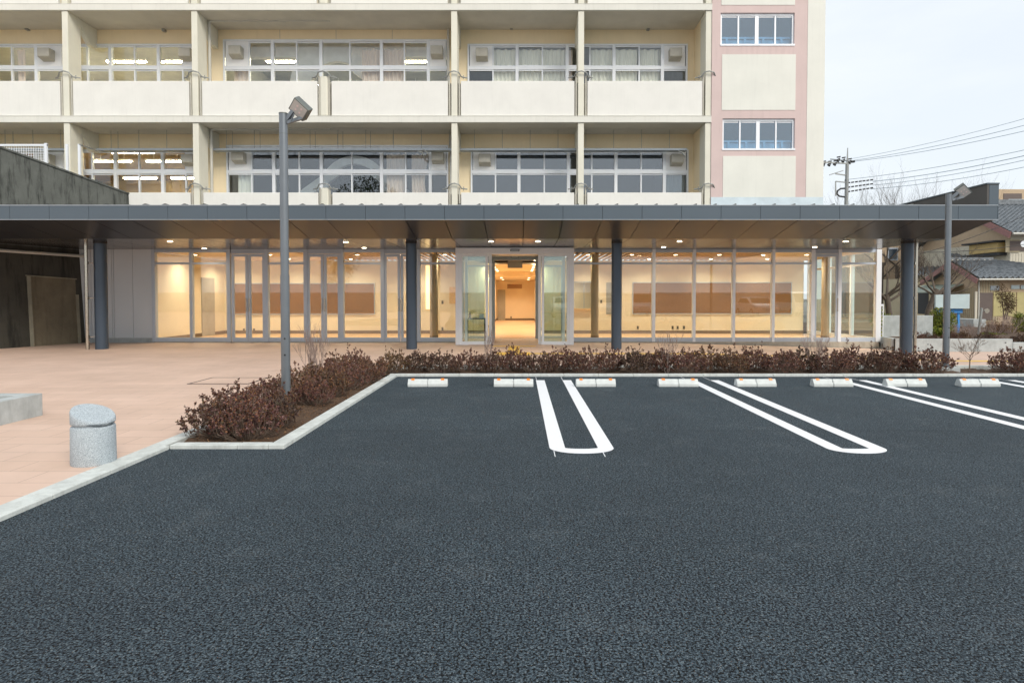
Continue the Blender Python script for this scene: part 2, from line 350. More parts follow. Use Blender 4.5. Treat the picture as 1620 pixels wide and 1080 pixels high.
# ------------------------------------------------------------ ground, asphalt, paving, kerbs
KB = 10.83       # front edge of the back kerb
def slope(x, y=20): # the paving falls away to the right of the entrance
    return 0.02 - 0.18 * min(1, max(0, (x - 4.2) / 6.5))
g = MB(); g.quad((-900, -900, -0.32), (900, -900, -0.32), (900, 1500, -0.32), (-900, 1500, -0.32))
tag(g.build('ground', M['ground']), kind='structure')
g = MB(); g.add([(-3.13, -40, 0), (-2.2, -40, 0), (60, -40, 0), (60, KB + 0.02, 0), (-2.2, KB + 0.02, 0), (-2.2, 5.65, 0), (-3.13, 5.65, 0)], [(0, 1, 5, 6), (1, 2, 3, 4, 5)])
tag(g.build('asphalt', M['asphalt']), kind='structure')
g = MB()
xs = [-40, -20, -12, -6, -3.27]
def grid(g, xs, ys, zf):
    n = len(xs); vs = [(x, y, zf(x, y)) for y in ys for x in xs]
    g.add(vs, [(j*n+i, j*n+i+1, (j+1)*n+i+1, (j+1)*n+i) for j in range(len(ys)-1) for i in range(n-1)])
grid(g, [-40, -3.27], [-40, 12.1], lambda x, y: 0.02)
grid(g, [-40, -13.5, -3.27, 0, 4.2, 5.5, 7, 8.5, 10.7, 16, 60], [12.1, 15, 17.9, 18.84], slope)
grid(g, [10.7, 16, 60], [18.84, 20, 24], slope)
grid(g, [-40, -13.4], [18.84, 24], slope)
tag(g.build('paving', M['paving']), kind='structure')
# soil of the planting strip (L-shaped)
g = MB()
def nz3(x, y): return 0.02 * math.sin(x * 7.3 + y * 3.1) * math.cos(y * 6.1 - x * 2.2) + 0.012 * math.sin(x * 19 + y * 23)
def soil(x0, x1, y0, y1, z):
    nx = max(2, int((x1 - x0) / 0.12)); ny = max(2, int((y1 - y0) / 0.12))
    grid(g, [x0 + (x1 - x0) * i / nx for i in range(nx + 1)], [y0 + (y1 - y0) * j / ny for j in range(ny + 1)], lambda x, y: z + nz3(x, y))
soil(-3.14, -2.24, 5.72, KB, -0.005); soil(-3.14, 16, KB + 0.1, 12.03, 0.0)
tag(g.build('soil', M['soil']), kind='structure')
def kerb(name, x0, x1, y0, y1, z0, z1, step, label):
    k = MB(); rnd = random.Random(int(abs(x0 * 10 + y0)))
    if x1 - x0 > y1 - y0:
        x = x0
        while x < x1 - 0.01:
            e = min(x + step, x1); k.box(x + 0.002, e - 0.002, y0, y1, z0, z1 + rnd.uniform(-1, 1) * 0.0015); x = e
    else:
        y = y0
        while y < y1 - 0.01:
            e = min(y + step, y1); k.box(x0, x1, y + 0.002, e - 0.002, z0, z1 + rnd.uniform(-1, 1) * 0.0015); y = e
    return tag(k.build(name, M['kerb'], bevel=0.006), label, kind='structure')
kerb('kerb', -3.30, -3.12, -6, 5.60, -0.2, 0.03, 0.6, 'flush kerb between pink paving and asphalt')
kerb('kerb', -3.30, -3.16, 5.60, 12.03, -0.2, 0.03, 0.6, 'kerb between pink paving and the shrub bed')
kerb('kerb', -3.12, -2.24, 5.60, 5.72, -0.2, 0.035, 0.6, 'kerb across the front end of the shrub bed')
kerb('kerb', -2.24, -2.10, 5.60, KB, -0.2, 0.036, 0.6, 'kerb along the side of the shrub bed')
kerb('kerb', -2.24, 16, KB, KB + 0.11, -0.2, 0.04, 0.6, 'long kerb behind the parking bays')
kerb('kerb', -3.16, 16, 12.03, 12.13, -0.25, 0.06, 0.6, 'kerb between the back shrub strip and the paving')

# parking lines: long U shapes, stripe 0.14 m
def uline(x0, x1, label, ytop=10.32, yend=5.42, w=0.14):
    cx = (x0 + x1) / 2; ro = (x1 - x0) / 2; ri = ro - w; k = 22; out = []; inn = []
    yc = yend + ro * 0.75
    out.append((x0, ytop)); inn.append((x0 + w, ytop))
    for i in range(k + 1):
        a = math.pi + math.pi * i / k
        out.append((cx + ro * math.cos(a), yc + ro * 0.75 * math.sin(a)))
        inn.append((cx + ri * math.cos(a), yc + max(0.01, ro * 0.75 - w * 1.25) * math.sin(a)))
    out.append((x1, ytop)); inn.append((x1 - w, ytop))
    q = MB(); n = len(out); vs = [(x, y, 0.004) for x, y in out] + [(x, y, 0.004) for x, y in inn]
    q.add(vs, [(i, i + 1, n + i + 1, n + i) for i in range(n - 1)])
    # snapped chalk lines running on past the paint
    q.box(x0 + 0.005, x0 + 0.012, ytop, ytop + 0.42, 0.002, 0.0045); q.box(x1 - w, x1 - w + 0.007, ytop, ytop + 0.42, 0.002, 0.0045)
    if x0 < 1: q.box(x0 + 0.03, x0 + 0.037, yend - 0.10, yend + 0.1, 0.002, 0.0045); q.box(x1 - 0.12, x1 - 0.113, yend - 0.10, yend + 0.06, 0.002, 0.0045)
    return tag(q.build('parking_line', M['line']), label, 'road marking', 'painted parking bay lines')
uline(0.268, 0.842, 'white U-shaped parking line painted nearest the camera, in front of the entrance door')
uline(2.74, 3.26, 'white U-shaped parking line, second from the left, its rounded end in view')
uline(5.16, 5.68, 'white double parking line running out of the picture below the seventh wheel stop')
uline(7.58, 8.12, 'short visible end of a white double parking line at the far right edge')

ORD = ['first', 'second', 'third', 'fourth', 'fifth', 'sixth', 'seventh', 'eighth', 'ninth', 'tenth', 'eleventh', 'twelfth', 'thirteenth',
       'fourteenth', 'fifteenth', 'sixteenth', 'seventeenth', 'eighteenth', 'nineteenth', 'twentieth', 'twenty-first', 'twenty-second', 'twenty-third', 'twenty-fourth', 'twenty-fifth', 'twenty-sixth', 'twenty-seventh', 'twenty-eighth']
# wheel stops
ws = empty('wheel_stop', (0, 0, 0))
b = MB(); prof = [(-0.075, 0), (0.075, 0), (0.075, 0.03), (0.045, 0.105), (-0.02, 0.115), (-0.068, 0.05), (-0.075, 0.045)]
b.prism(prof, lambda u, v, w: (w, u, v), -0.30, -0.006); b.prism(prof, lambda u, v, w: (w, u, v), 0.006, 0.30)
b.box(-0.006, 0.006, -0.06, 0.07, 0.0, 0.095)
b.build('block', M['stop'], ws, bevel=0.006)
for s in (-1, 1):
    r_ = MB(); r_.prism([(-0.034, 0.094), (-0.022, 0.108), (0.012, 0.110), (0.012, 0.120), (-0.024, 0.120), (-0.038, 0.098)], lambda u, v, w: (w, u, v), s * 0.225 - 0.024, s * 0.225 + 0.024)
    r_.build('reflector', M['orange'], ws)
for i, px in enumerate([676, 812.5, 943, 1074, 1197.5, 1319, 1435.5, 1552]):
    o = ws if i == 0 else copy_tree(ws)
    o.location = ((px - 822) * 0.00958, 9.62, 0.001); o.rotation_euler.z = R([1.5, -0.5, 0.4, -0.6, 0.5, 0.2, -0.4, 0.6][i])
    tag(o, 'concrete wheel stop with two orange reflectors, %s from the left' % ORD[i], 'wheel stop', 'wheel stops along the back of the parking bays')

# tactile strip
g = MB(); g.box(0.2, 12.6, 15.0, 15.3, slope(0) - 0.3, 0.0)
g = MB()
grid(g, [0.25, 4.2, 5.5, 7, 8.5, 10.7, 13.5], [14.95, 15.25], lambda x, y: slope(x) + 0.004)
grid(g, [-0.55, 0.25], [14.7, 15.5], lambda x, y: 0.024); grid(g, [-0.30, 0.0], [15.5, 17.3], lambda x, y: 0.024)
grid(g, [-0.75, 0.45], [17.3, 17.6], lambda x, y: 0.024)
for i in range(9):
    for j in range(9): g.cyl(-0.5 + i * 0.085, 14.76 + j * 0.085, 0.024, 0.030, 0.014, 6)
tag(g.build('tactile_strip', M['tactile'], fix=False), 'yellow tactile guide strip on the paving before the entrance', 'tactile paving')

# square service cover flush in the paving
x0, _ = at(292, 608, gy(608)); 
mc = empty('access_cover', (-4.55, 9.9, 0.02), 'square paver-filled service cover with a thin dark steel frame, set flush in the pink paving', 'manhole cover')
g = MB(); X0, X1, Y0, Y1 = -5.10, -4.06, 9.72, 10.5; w = 0.022; z0, z1 = 0.0, 0.026
X0, X1 = -5.12, -4.18
g.box(X0, X1, Y0, Y0 + w, z0, z1); g.box(X0, X1, Y1 - w, Y1, z0, z1); g.box(X0, X0 + w, Y0 + w, Y1 - w, z0, z1); g.box(X1 - w, X1, Y0 + w, Y1 - w, z0, z1)
g.build('frame', M['joint'], mc)
g = MB(); g.box(X0 + w, X1 - w, Y0 + w, Y1 - w, 0.0, 0.0235); g.build('infill', M['paving'], mc)
g = MB(); g.box(X0 - 0.01, X0 + 0.07, Y0 - 0.006, Y0 + 0.02, 0, 0.027); g.box(X1 - 0.1, X1 - 0.02, Y0 - 0.006, Y0 + 0.02, 0, 0.027); g.build('lifting_slot', M['black'], mc)

# ------------------------------------------------------------ granite bollard
bx_, by_ = -3.43, 5.06
bl = empty('bollard', (bx_, by_, 0.02), 'short round grey granite bollard with a slanted top on the pink paving', 'bollard')
def slant(r, z, n=48): return [(bx_ + r * math.cos(2*math.pi*i/n), by_ + r * math.sin(2*math.pi*i/n), z) for i in range(n)]
def lathe(prof, n=48, topfn=None):
    m_ = MB(); vs = []
    for r, z in prof:
        for i in range(n):
            a = 2 * math.pi * i / n; x = r * math.cos(a); y = r * math.sin(a)
            zz = z if z < 9 else topfn(x, y) - (10 - z)
            vs.append((bx_ + x, by_ + y, zz))
    fs = [(j*n+i, j*n+(i+1)%n, (j+1)*n+(i+1)%n, (j+1)*n+i) for j in range(len(prof)-1) for i in range(n)]
    m_.add(vs, fs, True); m_.add(vs[:n], [tuple(range(n))[::-1]]); m_.add(vs[-n:], [tuple(range(n))])
    return m_
lathe([(0.155, 0.02), (0.158, 0.03), (0.155, 0.31), (0.150, 0.322), (0.140, 0.326)]).build('shaft', M['granite'], bl)
lathe([(0.138, 0.318), (0.138, 0.342)]).build('groove', M['granite'], bl)
tf = lambda x, y: 0.420 - 0.36 * x + 0.17 * y
lathe([(0.140, 0.336), (0.151, 0.342), (0.155, 0.352), (0.155, 9.972), (0.155, 9.99), (0.151, 10.0), (0.148, 10.003)], topfn=tf).build('cap', M['granite'], bl)

# ------------------------------------------------------------ low concrete planter at the left edge
pl = empty('concrete_planter', (-6.6, 6.2, 0.02), 'low weathered concrete planter box at the left edge of the paving', 'planter')
g = MB(); x0, x1, y0, y1, w = -8.6, -5.40, 4.2, 7.13, 0.16
g.box(x1 - w, x1, y0, y1, 0, 0.27); g.box(x0, x1 - w, y1 - w, y1, 0, 0.27); g.box(x0, x0 + w, y0, y1 - w, 0, 0.27); g.box(x0 + w, x1 - w, y0, y0 + w, 0, 0.27)
g.build('wall', M['concrete'], pl, bevel=0.008)
g = MB(); g.box(x0 + w, x1 - w, y0 + w, y1 - w, 0.05, 0.22); g.build('soil', M['soil'], pl)

# ------------------------------------------------------------ lamp posts
def lamp(name, bx, by, h, r, scale, label, footing=False):
    L = empty('lamp_post', (bx, by, 0), label, 'lamp post', 'square floodlight lamp posts')
    m_ = MB(); m_.cyl(bx, by, 0.0, h * 0.46, r * 1.08, 28); m_.cyl(bx, by, h * 0.46, h, r, 28); m_.build('pole', M['lamp'], L)
    m_ = MB(); m_.cyl(bx, by, h, h + 0.012, r * 1.05, 28); m_.cyl(bx, by, h - 0.235, h - 0.231, r * 1.03, 28); m_.build('cap', M['lamp_d'], L)
    m_ = MB()
    for z in (h * 0.19, h * 0.245): m_.tube([(bx + r * 0.2, by - r - 0.006, z), (bx + r * 0.2, by - r + 0.01, z)], 0.011, 10)
    m_.build('bolt', M['black'], L)
    m_ = MB(); s = scale
    hx, hy, hz = bx + 0.26 * s, by - 0.05 * s, h + 0.06 * s
    m_.bar((bx + r * 0.6, by, h - 0.10 * s), (hx - 0.10 * s, hy, hz - 0.03 * s), 0.05 * s, 0.055 * s)
    m_.bar((bx + r, by - 0.01, h - 0.12 * s), (hx + 0.02 * s, hy + 0.01, hz - 0.12 * s), 0.04 * s, 0.045 * s)
    m_.tube([(bx + 0.13 * s, hy - 0.03 * s, h - 0.13 * s), (bx + 0.19 * s, hy - 0.045 * s, h - 0.02 * s)], 0.008, 6)
    m_.build('arm', M['lamp'], L)
    # floodlight head: a shallow box, its lens facing the car park and turned on a corner
    rot = Matrix.Rotation(R(-42), 4, 'Y')
    tilt = Matrix.Rotation(R(28), 4, 'X') @ Matrix.Rotation(R(-18), 4, 'Z')
    base = Matrix.Translation((hx, hy, hz)) @ tilt @ Matrix.Rotation(R(40), 4, 'Y')
    def hb(mb, x0, x1, y0, y1, z0, z1):
        k = MB(); k.box(x0*s, x1*s, y0*s, y1*s, z0*s, z1*s); mb.add([base @ Vector(p) for p in k.v], k.f)
    m_ = MB(); hb(m_, -0.13, 0.13, -0.05, 0.06, -0.105, 0.105); hb(m_, -0.10, 0.10, 0.06, 0.075, -0.08, 0.08)
    hd = m_.build('lamp_head', M['lamp_d'], L, bevel=0.006)
    m_ = MB(); hb(m_, -0.112, 0.112, -0.054, -0.050, -0.088, 0.088); m_.build('lens', M['lens'], hd)
    m_ = MB()
    for u in (-0.032, 0.036):
        for v in (-0.026, 0.036):
            k = MB(); k.tube([(u*s, -0.0575*s, v*s), (u*s, -0.053*s, v*s)], 0.015*s, 12); m_.add([base @ Vector(p) for p in k.v], k.f)
    m_.build('lamp_unit', M['pink'], hd)
    if footing:
        m_ = MB(); m_.box(bx - 0.18, bx + 0.18, by - 0.14, by + 0.14, -0.2, 0.07); m_.build('footing', M['concrete'], L, bevel=0.01)
    return L
lamp('a', -2.80, 7.55, 3.52, 0.049, 0.84, 'tall grey lamp post with a square floodlight in the near shrub bed')
lamp('b', 7.92, 11.72, 3.26, 0.052, 0.88, 'grey lamp post on a small concrete footing beside the right end of the canopy', True)

# ------------------------------------------------------------ old concrete retaining wall on the left
rw = empty('retaining_wall', (-13.5, 18.5, 0), 'tall stained old concrete retaining wall at the left, its top sloping down', 'retaining wall')
A0, A1 = Vector((-14.43, 14.2, 0)), Vector((-12.55, 20.6, 0))
def wpt(t, z, d=0.0):   # a leaning face; t 0..1 along, d outwards
    p = A0.lerp(A1, t); nrm = Vector((A1.y - A0.y, -(A1.x - A0.x), 0)).normalized()
    q = p + nrm * (d + 0.07 - 0.05 * z); return (q.x, q.y, z)
g = MB(); zt = lambda t: 5.78 - 1.06 * t
n = 12
vs = []
for i in range(n + 1):
    t = i / n
    for z in (-0.3, 1.4, 2.78): vs.append(wpt(t, z))
g.add(vs, [(i*3+j, (i+1)*3+j, (i+1)*3+j+1, i*3+j+1) for i in range(n) for j in range(2)])
low = g.build('lower_wall', M['old_dark'], rw, fix=False)
g = MB(); fr = []; bk = []
for i in range(n + 1):
    t = i / n; fr += [wpt(t, 2.78), wpt(t, zt(t))]; bk += [wpt(t, 2.78, -0.35), wpt(t, zt(t), -0.35)]
m_ = len(fr)
fs = [(2*i, 2*i+2, 2*i+3, 2*i+1) for i in range(n)] + [(2*i+1, 2*i+3, m_+2*i+3, m_+2*i+1) for i in range(n)] + [(m_+2*i+2, m_+2*i, m_+2*i+1, m_+2*i+3) for i in range(n)]
fs += [(2*n, m_+2*n, m_+2*n+1, 2*n+1)]
g.add(fr + bk, fs); g.build('upper_wall', M['old_concrete'], rw, fix=False)
g = MB(); g.add([wpt(0, zt(0), 0.03), wpt(1, zt(1), 0.03), wpt(1, zt(1), -0.38), wpt(0, zt(0), -0.38), wpt(0, zt(0)+0.05, 0.03), wpt(1, zt(1)+0.05, 0.03), wpt(1, zt(1)+0.05, -0.38), wpt(0, zt(0)+0.05, -0.38)],
      [(0,3,2,1),(4,5,6,7),(0,1,5,4),(1,2,6,5),(2,3,7,6),(3,0,4,7)]); g.build('coping', M['old_concrete'], rw)
g = MB(); ta, tb = 0.497, 0.70     # blocked-up opening
g.add([wpt(ta, 0.0, 0.02), wpt(tb, 0.0, 0.02), wpt(tb, 1.90, 0.02), wpt(ta, 1.95, 0.02), wpt(ta, 0.0, -0.02), wpt(tb, 0.0, -0.02), wpt(tb, 1.90, -0.02), wpt(ta, 1.95, -0.02)],
      [(0,1,2,3),(0,4,5,1),(1,5,6,2),(2,6,7,3),(3,7,4,0)]); g.build('blocked_opening', M['patch'], rw)
g = MB()
for a, b_ in (((ta, 0), (ta, 1.95)), ((tb, 0), (tb, 1.45))): g.bar(wpt(*a, 0.03), wpt(*b_, 0.03), 0.03, 0.13, (1, 0, 0))
g.bar(wpt(ta - 0.01, 1.97, 0.03), wpt(tb + 0.005, 1.91, 0.03), 0.03, 0.03)
g.build('opening_rim', M['patch_rim'], rw)
g = MB(); g.tube([wpt(0.05, 2.72, 0.35), wpt(0.25, 2.62, 0.2), wpt(0.33, 2.60, 0.12), wpt(0.78, 2.60, 0.12)], 0.045, 10); g.build('wall_pipe', M['pipe'], rw)
# ground retained behind the wall, reached by the fence
g = MB(); g.add([wpt(0, zt(0) - 0.15, -0.34), wpt(1, zt(1) - 0.15, -0.34), (-30, 20.6, 4.6), (-30, 14.2, 5.6)], [(0, 1, 2, 3)])
tag(g.build('upper_ground', M['ground'], fix=False), kind='structure')
# white mesh fence standing behind the wall top
fe = empty('mesh_fence', (-16, 20, 4.5), 'white steel mesh fence panel behind the top of the stained wall', 'fence')
Yf = 19.6
xa, za = at(-60, 228, Yf); xb, zb = at(74, 228, Yf); zl = at(70, 262, Yf)[1]
g = MB(); g.box(xa, xb, Yf, Yf + 0.04, za - 0.06, za); g.box(xb - 0.08, xb, Yf - 0.01, Yf + 0.05, zl - 0.6, za + 0.03); g.build('frame', M['alu_bright'], fe)
g = MB(); x = xa
while x < xb - 0.1: g.box(x, x + 0.012, Yf + 0.015, Yf + 0.025, zl - 0.6, za - 0.06); x += 0.075
z = za - 0.14
while z > zl - 0.6: g.box(xa, xb - 0.08, Yf + 0.012, Yf + 0.015, z, z + 0.012); z -= 0.075
g.build('mesh', M['alu_bright'], fe)
hr = empty('stair_handrail', (-14, 21, 4.3), 'white posts with a thin handrail rising behind the stained wall beside the building', 'handrail')
g = MB(); Yh = 20.0
for px, p0, p1 in ((105, 228, 275), (124.5, 228, 282)):
    a = at(px, p0, Yh); b_ = at(px, p1, Yh); g.box(a[0] - 0.035, a[0] + 0.035, Yh, Yh + 0.05, b_[1] - 0.4, a[1])
g.build('post', M['alu_bright'], hr)
g = MB(); a = at(126, 229, Yh); b_ = at(152, 238, Yh + 0.9); g.tube([(a[0], Yh, a[1]), (b_[0], Yh + 0.9, b_[1])], 0.025, 8); g.build('rail', M['rail'], hr)

# ------------------------------------------------------------ school building behind
SB = empty('school_building', (0, 21.5, 0), 'large cream school building with long balconies, metal windows and a pink and cream stair tower', 'building')
YF, YB = 21.5, 23.0
FL = [0.0, 3.73, 7.47, 11.20, 14.93]
XR = 6.28
FX = [-24.0, -19.65, -15.28, -10.93, -2.20, 2.07, XR + 0.08]
def fin(x, z0, z1, w=0.2):
    m_ = MB(); m_.box(x - w/2, x + w/2, YF - 0.02, YF + 0.62, z0, z1); return m_
for x in FX:
    for s in (1, 2, 3):
        m_ = fin(x, FL[s] + (0 if s == 0 else 0.0), FL[s+1] - 0.21)
        if s and x < 5: m_.prism([(YF+0.62, FL[s+1]-0.212), (YB, FL[s+1]-0.212), (YB, FL[s+1]-0.9), (YB-0.35, FL[s+1]-0.9), (YF+0.62, FL[s+1]-0.42)], lambda u, v, w: (w, u, v), x - 0.085, x + 0.085)
        m_.build('column', M['fin'], SB, bevel=0.012)
for s in (1, 2, 3, 4):
    m_ = MB(); m_.box(-26, XR + 0.18, YF - 0.06, YF + 0.04, FL[s] - 0.21, FL[s]); m_.box(-26, XR + 0.18, YF - 0.075, YF - 0.06, FL[s] + 0.0, FL[s] + 0.015)
    m_.build('slab_edge', M['slab'], SB, bevel=0.008)
    m_ = MB(); m_.box(-26, XR + 0.18, YF + 0.04, YB, FL[s] - 0.208, FL[s] - 0.002); m_.build('balcony_slab', M['soffit_b'], SB)
# parapets
bays = [(-24, -19.65), (-19.65, -15.28), (-15.28, -10.93), (-10.93, -6.60), (-6.60, -2.20), (-2.20, 2.07), (2.07, XR + 0.1)]
for s in (1, 2, 3):
    for a, b_ in bays:
        ga = 0.22; gb = 0.22
        if a == -6.60: ga = 0.26
        m_ = MB(); m_.box(a + ga, b_ - gb, YF + 0.0, YF + 0.12, FL[s] + 0.02, FL[s] + 1.19)
        m_.build('parapet', M['parapet'], SB, bevel=0.01)
        # recessed return behind the gap
        for p_, q_ in ((a + 0.1, a + ga), (b_ - gb, b_ - 0.1)): m_ = MB(); m_.box(p_, q_, YF + 0.14, YF + 0.2, FL[s] + 0.02, FL[s] + 1.15); m_.build('gap_panel', M['hood'], SB)
# short mid-bay posts
for s in (1, 2, 3):
    m_ = MB(); m_.box(-6.60 - 0.14, -6.60 + 0.14, YF - 0.02, YF + 0.3, FL[s], FL[s] + 1.36); m_.build('short_post', M['fin'], SB, bevel=0.06)
# hoops and rain pipes at the columns
for s in (1, 2):
    for x in FX[2:] + [-6.60]:
        z = FL[s] + 1.34; y = YF - 0.10
        m_ = MB(); m_.tube([(x - 0.42, y + 0.2, z - 0.02), (x - 0.24, y + 0.08, z - 0.02), (x - 0.16, y, z + 0.10), (x, y - 0.02, z + 0.14), (x + 0.16, y, z + 0.10), (x + 0.24, y + 0.08, z - 0.02), (x + 0.42, y + 0.2, z - 0.02)], 0.022, 8)
        for d in (-0.3, 0.3): m_.tube([(x + d, y + 0.14, z - 0.08), (x + d, y + 0.14, z + 0.05)], 0.015, 6)
        m_.build('handrail', M['rail'], SB)
        m_ = MB()
        for d in ((-0.165, 0.165) if x < 6 else (-0.165,)): m_.tube([(x + d, YF + 0.03, FL[s] + 0.03), (x + d, YF + 0.03, z + 0.02)], 0.028, 8)
        m_.build('rain_pipe', M['hood'], SB)
# back wall, pieces around the windows
W2 = dict(zt=az(73.5, YB), zm=az(108.5, YB), z0=FL[2] + 0.95)
W1 = dict(zt=az(240, YB), zm=az(272.5, YB), z0=FL[1] + 0.95)
def px23(px, py): return at(px, py, YB)[0]
WIN = {2: [('a', [-75, -38, -5, 20, 59, 101], 'V'), ('b', [125, 139.5, 176, 214, 252, 290, 309], 'V'), ('c', [357, 395, 432, 470, 508.5, 554, 604, 640, 678, 707], 'V'), ('d', [742.5, 780, 818, 858, 897, 933, 971, 1011, 1047.5, 1084.5], 'V')],
       1: [('a', [-75, -38, -5, 20, 59, 103], 'V'), ('b', [130, 147, 184, 221, 258.5, 295, 312], 'V'), ('c', [362, 399, 434, 474, 509, 557, 604, 642, 681, 707], 'V'), ('d', [747.5, 784, 821, 861, 899, 936, 974, 1014, 1050.5, 1086], 'V')]}
rng = random.Random(4)
def vent_hood(parent, x, z, s=1.0):
    m_ = MB(); w = 0.21 * s
    m_.prism([(0, 0.19), (-0.30, 0.19), (-0.30, -0.10), (-0.26, -0.13), (0, -0.20)], lambda u, v, q: (x + q, YB - 0.06 + u, z + v), -w, w)
    return m_.build('vent_hood', M['hood'], parent, bevel=0.01)
def build_window(s, key, pxs, zt, zm, z0, glassm, hoods=(0, -1)):
    xs = [px23(p, 100 if s == 2 else 272) for p in pxs]; lw = 0.035; y0, y1 = YB - 0.07, YB + 0.05
    m_ = MB(); m_.box(xs[0] - 0.06, xs[-1] + 0.06, y0, y1, zt, zt + 0.06); m_.box(xs[0] - 0.06, xs[-1] + 0.06, y0 - 0.03, y1, z0 - 0.06, z0)
    m_.box(xs[0] - 0.06, xs[0], y0, y1, z0, zt); m_.box(xs[-1], xs[-1] + 0.06, y0, y1, z0, zt)
    for i, x in enumerate(xs[1:-1], 1):
        w = 0.055 if i % 2 == 0 else 0.024
        m_.box(x - w, x + w, y0 + (0.0 if i % 2 == 0 else 0.025), y1, z0, zt)
    m_.box(xs[0], xs[-1], y0 + 0.012, y1 - 0.004, zm - 0.055, zm + 0.055)
    # sashes: one of each pair slides in front of the other
    for i in range(len(xs) - 1):
        y = y0 + 0.03 + (0.03 if i % 2 else 0)
        for a, b_ in ((z0, zm - 0.055), (zm + 0.055, zt)):
            m_.box(xs[i] + 0.02, xs[i+1] - 0.02, y, y + 0.022, b_ - 0.05, b_ - 0.003); m_.box(xs[i] + 0.02, xs[i+1] - 0.02, y, y + 0.022, a + 0.003, a + 0.045)
    w_ = m_.build('window', M['alu_bright'], SB)
    m_ = MB(); m_.box(xs[0], xs[-1], YB + 0.0, YB + 0.006, z0, zt); m_.build('pane', glassm, w_)
    for h in hoods:
        a, b_ = (xs[0], xs[1]) if h == 0 else (xs[-2], xs[-1])
        if key in 'ab' and h == 0 and key == 'b': continue
        m_ = MB(); m_.box(a + 0.03, b_ - 0.03, YB - 0.055, YB - 0.02, zm + 0.06, zt - 0.004); m_.build('vent_panel', M['panel'], w_)
        vent_hood(w_, (a + b_) / 2 + (0.04 if h == 0 else 0.0), (zm + zt) / 2 + 0.02)
    return xs
wall_h = {}
for s, W in ((1, W1), (2, W2)):
    spans = []
    for key, pxs, _ in WIN[s]:
        gm = M['glass_u'] if (s == 2 or key in 'ab') else M['glass_r']
        if s == 1 and key == 'c': gm = glass('glass_dusk', (0.92, 0.95, 0.96), 0.11)
        zt = W['zt'] + (0.16 if key == 'c' else 0.0)
        xs = build_window(s, key, pxs, zt, W['zm'], W['z0'], gm)
        spans.append((xs[0] - 0.06, xs[-1] + 0.06, zt + 0.06))
    m_ = MB(); y0, y1 = YB, YB + 0.2; zb, zc = FL[s], FL[s+1] - 0.2
    cur = -26
    for a, b_, ztop in spans:
        m_.box(cur, a, y0, y1, zb, zc); m_.box(a, b_, y0, y1, ztop, zc); m_.box(a, b_, y0, y1, zb, W['z0'] - 0.06); cur = b_
    m_.box(cur, XR, y0, y1, zb, zc); m_.build('back_wall', M['peach'], SB)
    m_ = MB()   # vertical board joints above window c and conduits
    a, b_, ztop = spans[2]
    for k in range(1, 4): m_ = MB(); x = a + (b_ - a) * k / 4; m_.box(x - 0.008, x + 0.008, YB - 0.004, YB, ztop, zc - 0.01); m_.build('wall_joint', M['hood'], SB)
m_ = MB(); m_.box(-26, XR, YB, YB + 0.2, FL[3], FL[4]); m_.build('back_wall', M['peach'], SB)
m_ = MB(); m_.box(-26, XR, YB, YB + 0.2, 3.22, FL[1] - 0.2); m_.build('back_wall', M['peach'], SB)
m_ = MB(); m_.box(-26, -13.3, YB, YB + 0.2, -0.1, 3.22); m_.build('back_wall', M['peach'], SB)
m_ = MB(); m_.box(XR, XR + 0.16, YF + 0.62, YB + 0.2, FL[1], FL[4]); m_.build('side_wall', M['peach'], SB)
# pipes under the balcony ceilings
for s, pv, ph, pxe, pxs_ in ((2, 33, 33, 521, 331), (1, 204, 203.5, 523, 334)):
    Yp = YF + 0.75; a = at(pxs_, pv, Yp); b_ = at(pxe, ph, Yp)
    m_ = MB(); m_.tube([(a[0], Yp, FL[s] + 1.0), (a[0], Yp, a[1] - 0.09), (a[0] + 0.03, Yp, a[1] - 0.03), (a[0] + 0.09, Yp, a[1]), (b_[0], Yp, b_[1] + 0.01)], 0.05, 10)
    for k in range(5): x = a[0] + 0.5 + (b_[0] - a[0] - 0.7) * k / 4; m_.tube([(x, Yp, a[1]), (x, Yp, FL[s+1] - 0.2)], 0.01, 5)
    m_.build('drain_pipe', M['pipe'], SB)
for s in (1, 2):      # thin downpipe by the middle column
    for px in (118.5 if s == 2 else 128, 709 if s == 2 else 713):
        x, _ = at(px, 100 if s == 2 else 270, YB - 0.2); m_ = MB(); m_.tube([(x, YB - 0.15, FL[s] + 0.1), (x, YB - 0.15, FL[s+1] - 0.25)], 0.045, 8); m_.build('downpipe', M['pipe'], SB)
# hanging tray in the lower balcony
Yt = 22.35
for a, b_ in ((152, 309), (335, 716), (728, 1087), (-60, 104)):
    xa, zt_ = at(a, 237, Yt); xb, _ = at(b_, 237, Yt)
    m_ = MB(); m_.box(xa, xb, Yt - 0.02, Yt + 0.3, zt_ - 0.02, zt_ + 0.045); m_.build('hanging_tray', M['alu_d'], SB)
    m_ = MB(); x = xa + 0.5
    while x < xb: m_.tube([(x, Yt + 0.05, zt_ + 0.04), (x, Yt + 0.05, FL[2] - 0.2)], 0.008, 5); x += 0.98
    if a != 728:
        x = xa + 0.62
        while x < xb - 2: m_.tube([(x, Yt + 0.25, zt_ + 0.04), (x, Yt + 0.25, FL[2] - 0.2)], 0.008, 5); x += 0.98
    m_.build('hanger_rod', M['rail'], SB)
m_ = MB()
for px, py in ((668, 243), (674, 241), (1079, 243)):
    x, z = at(px, py, Yt); m_.tube([(x - 0.12, Yt, z + 0.08), (x, Yt - 0.05, z + 0.02), (x + 0.08, Yt - 0.1, z - 0.1)], 0.035, 8)
m_.build('spotlight', M['rail'], SB)
m_ = MB()
for px, py in ((44, 47), (260, 49), (809, 45), (1025, 47)): x, z = at(px, py, YB - 0.05); m_.box(x - 0.05, x + 0.05, YB - 0.14, YB, z - 0.04, z + 0.05)
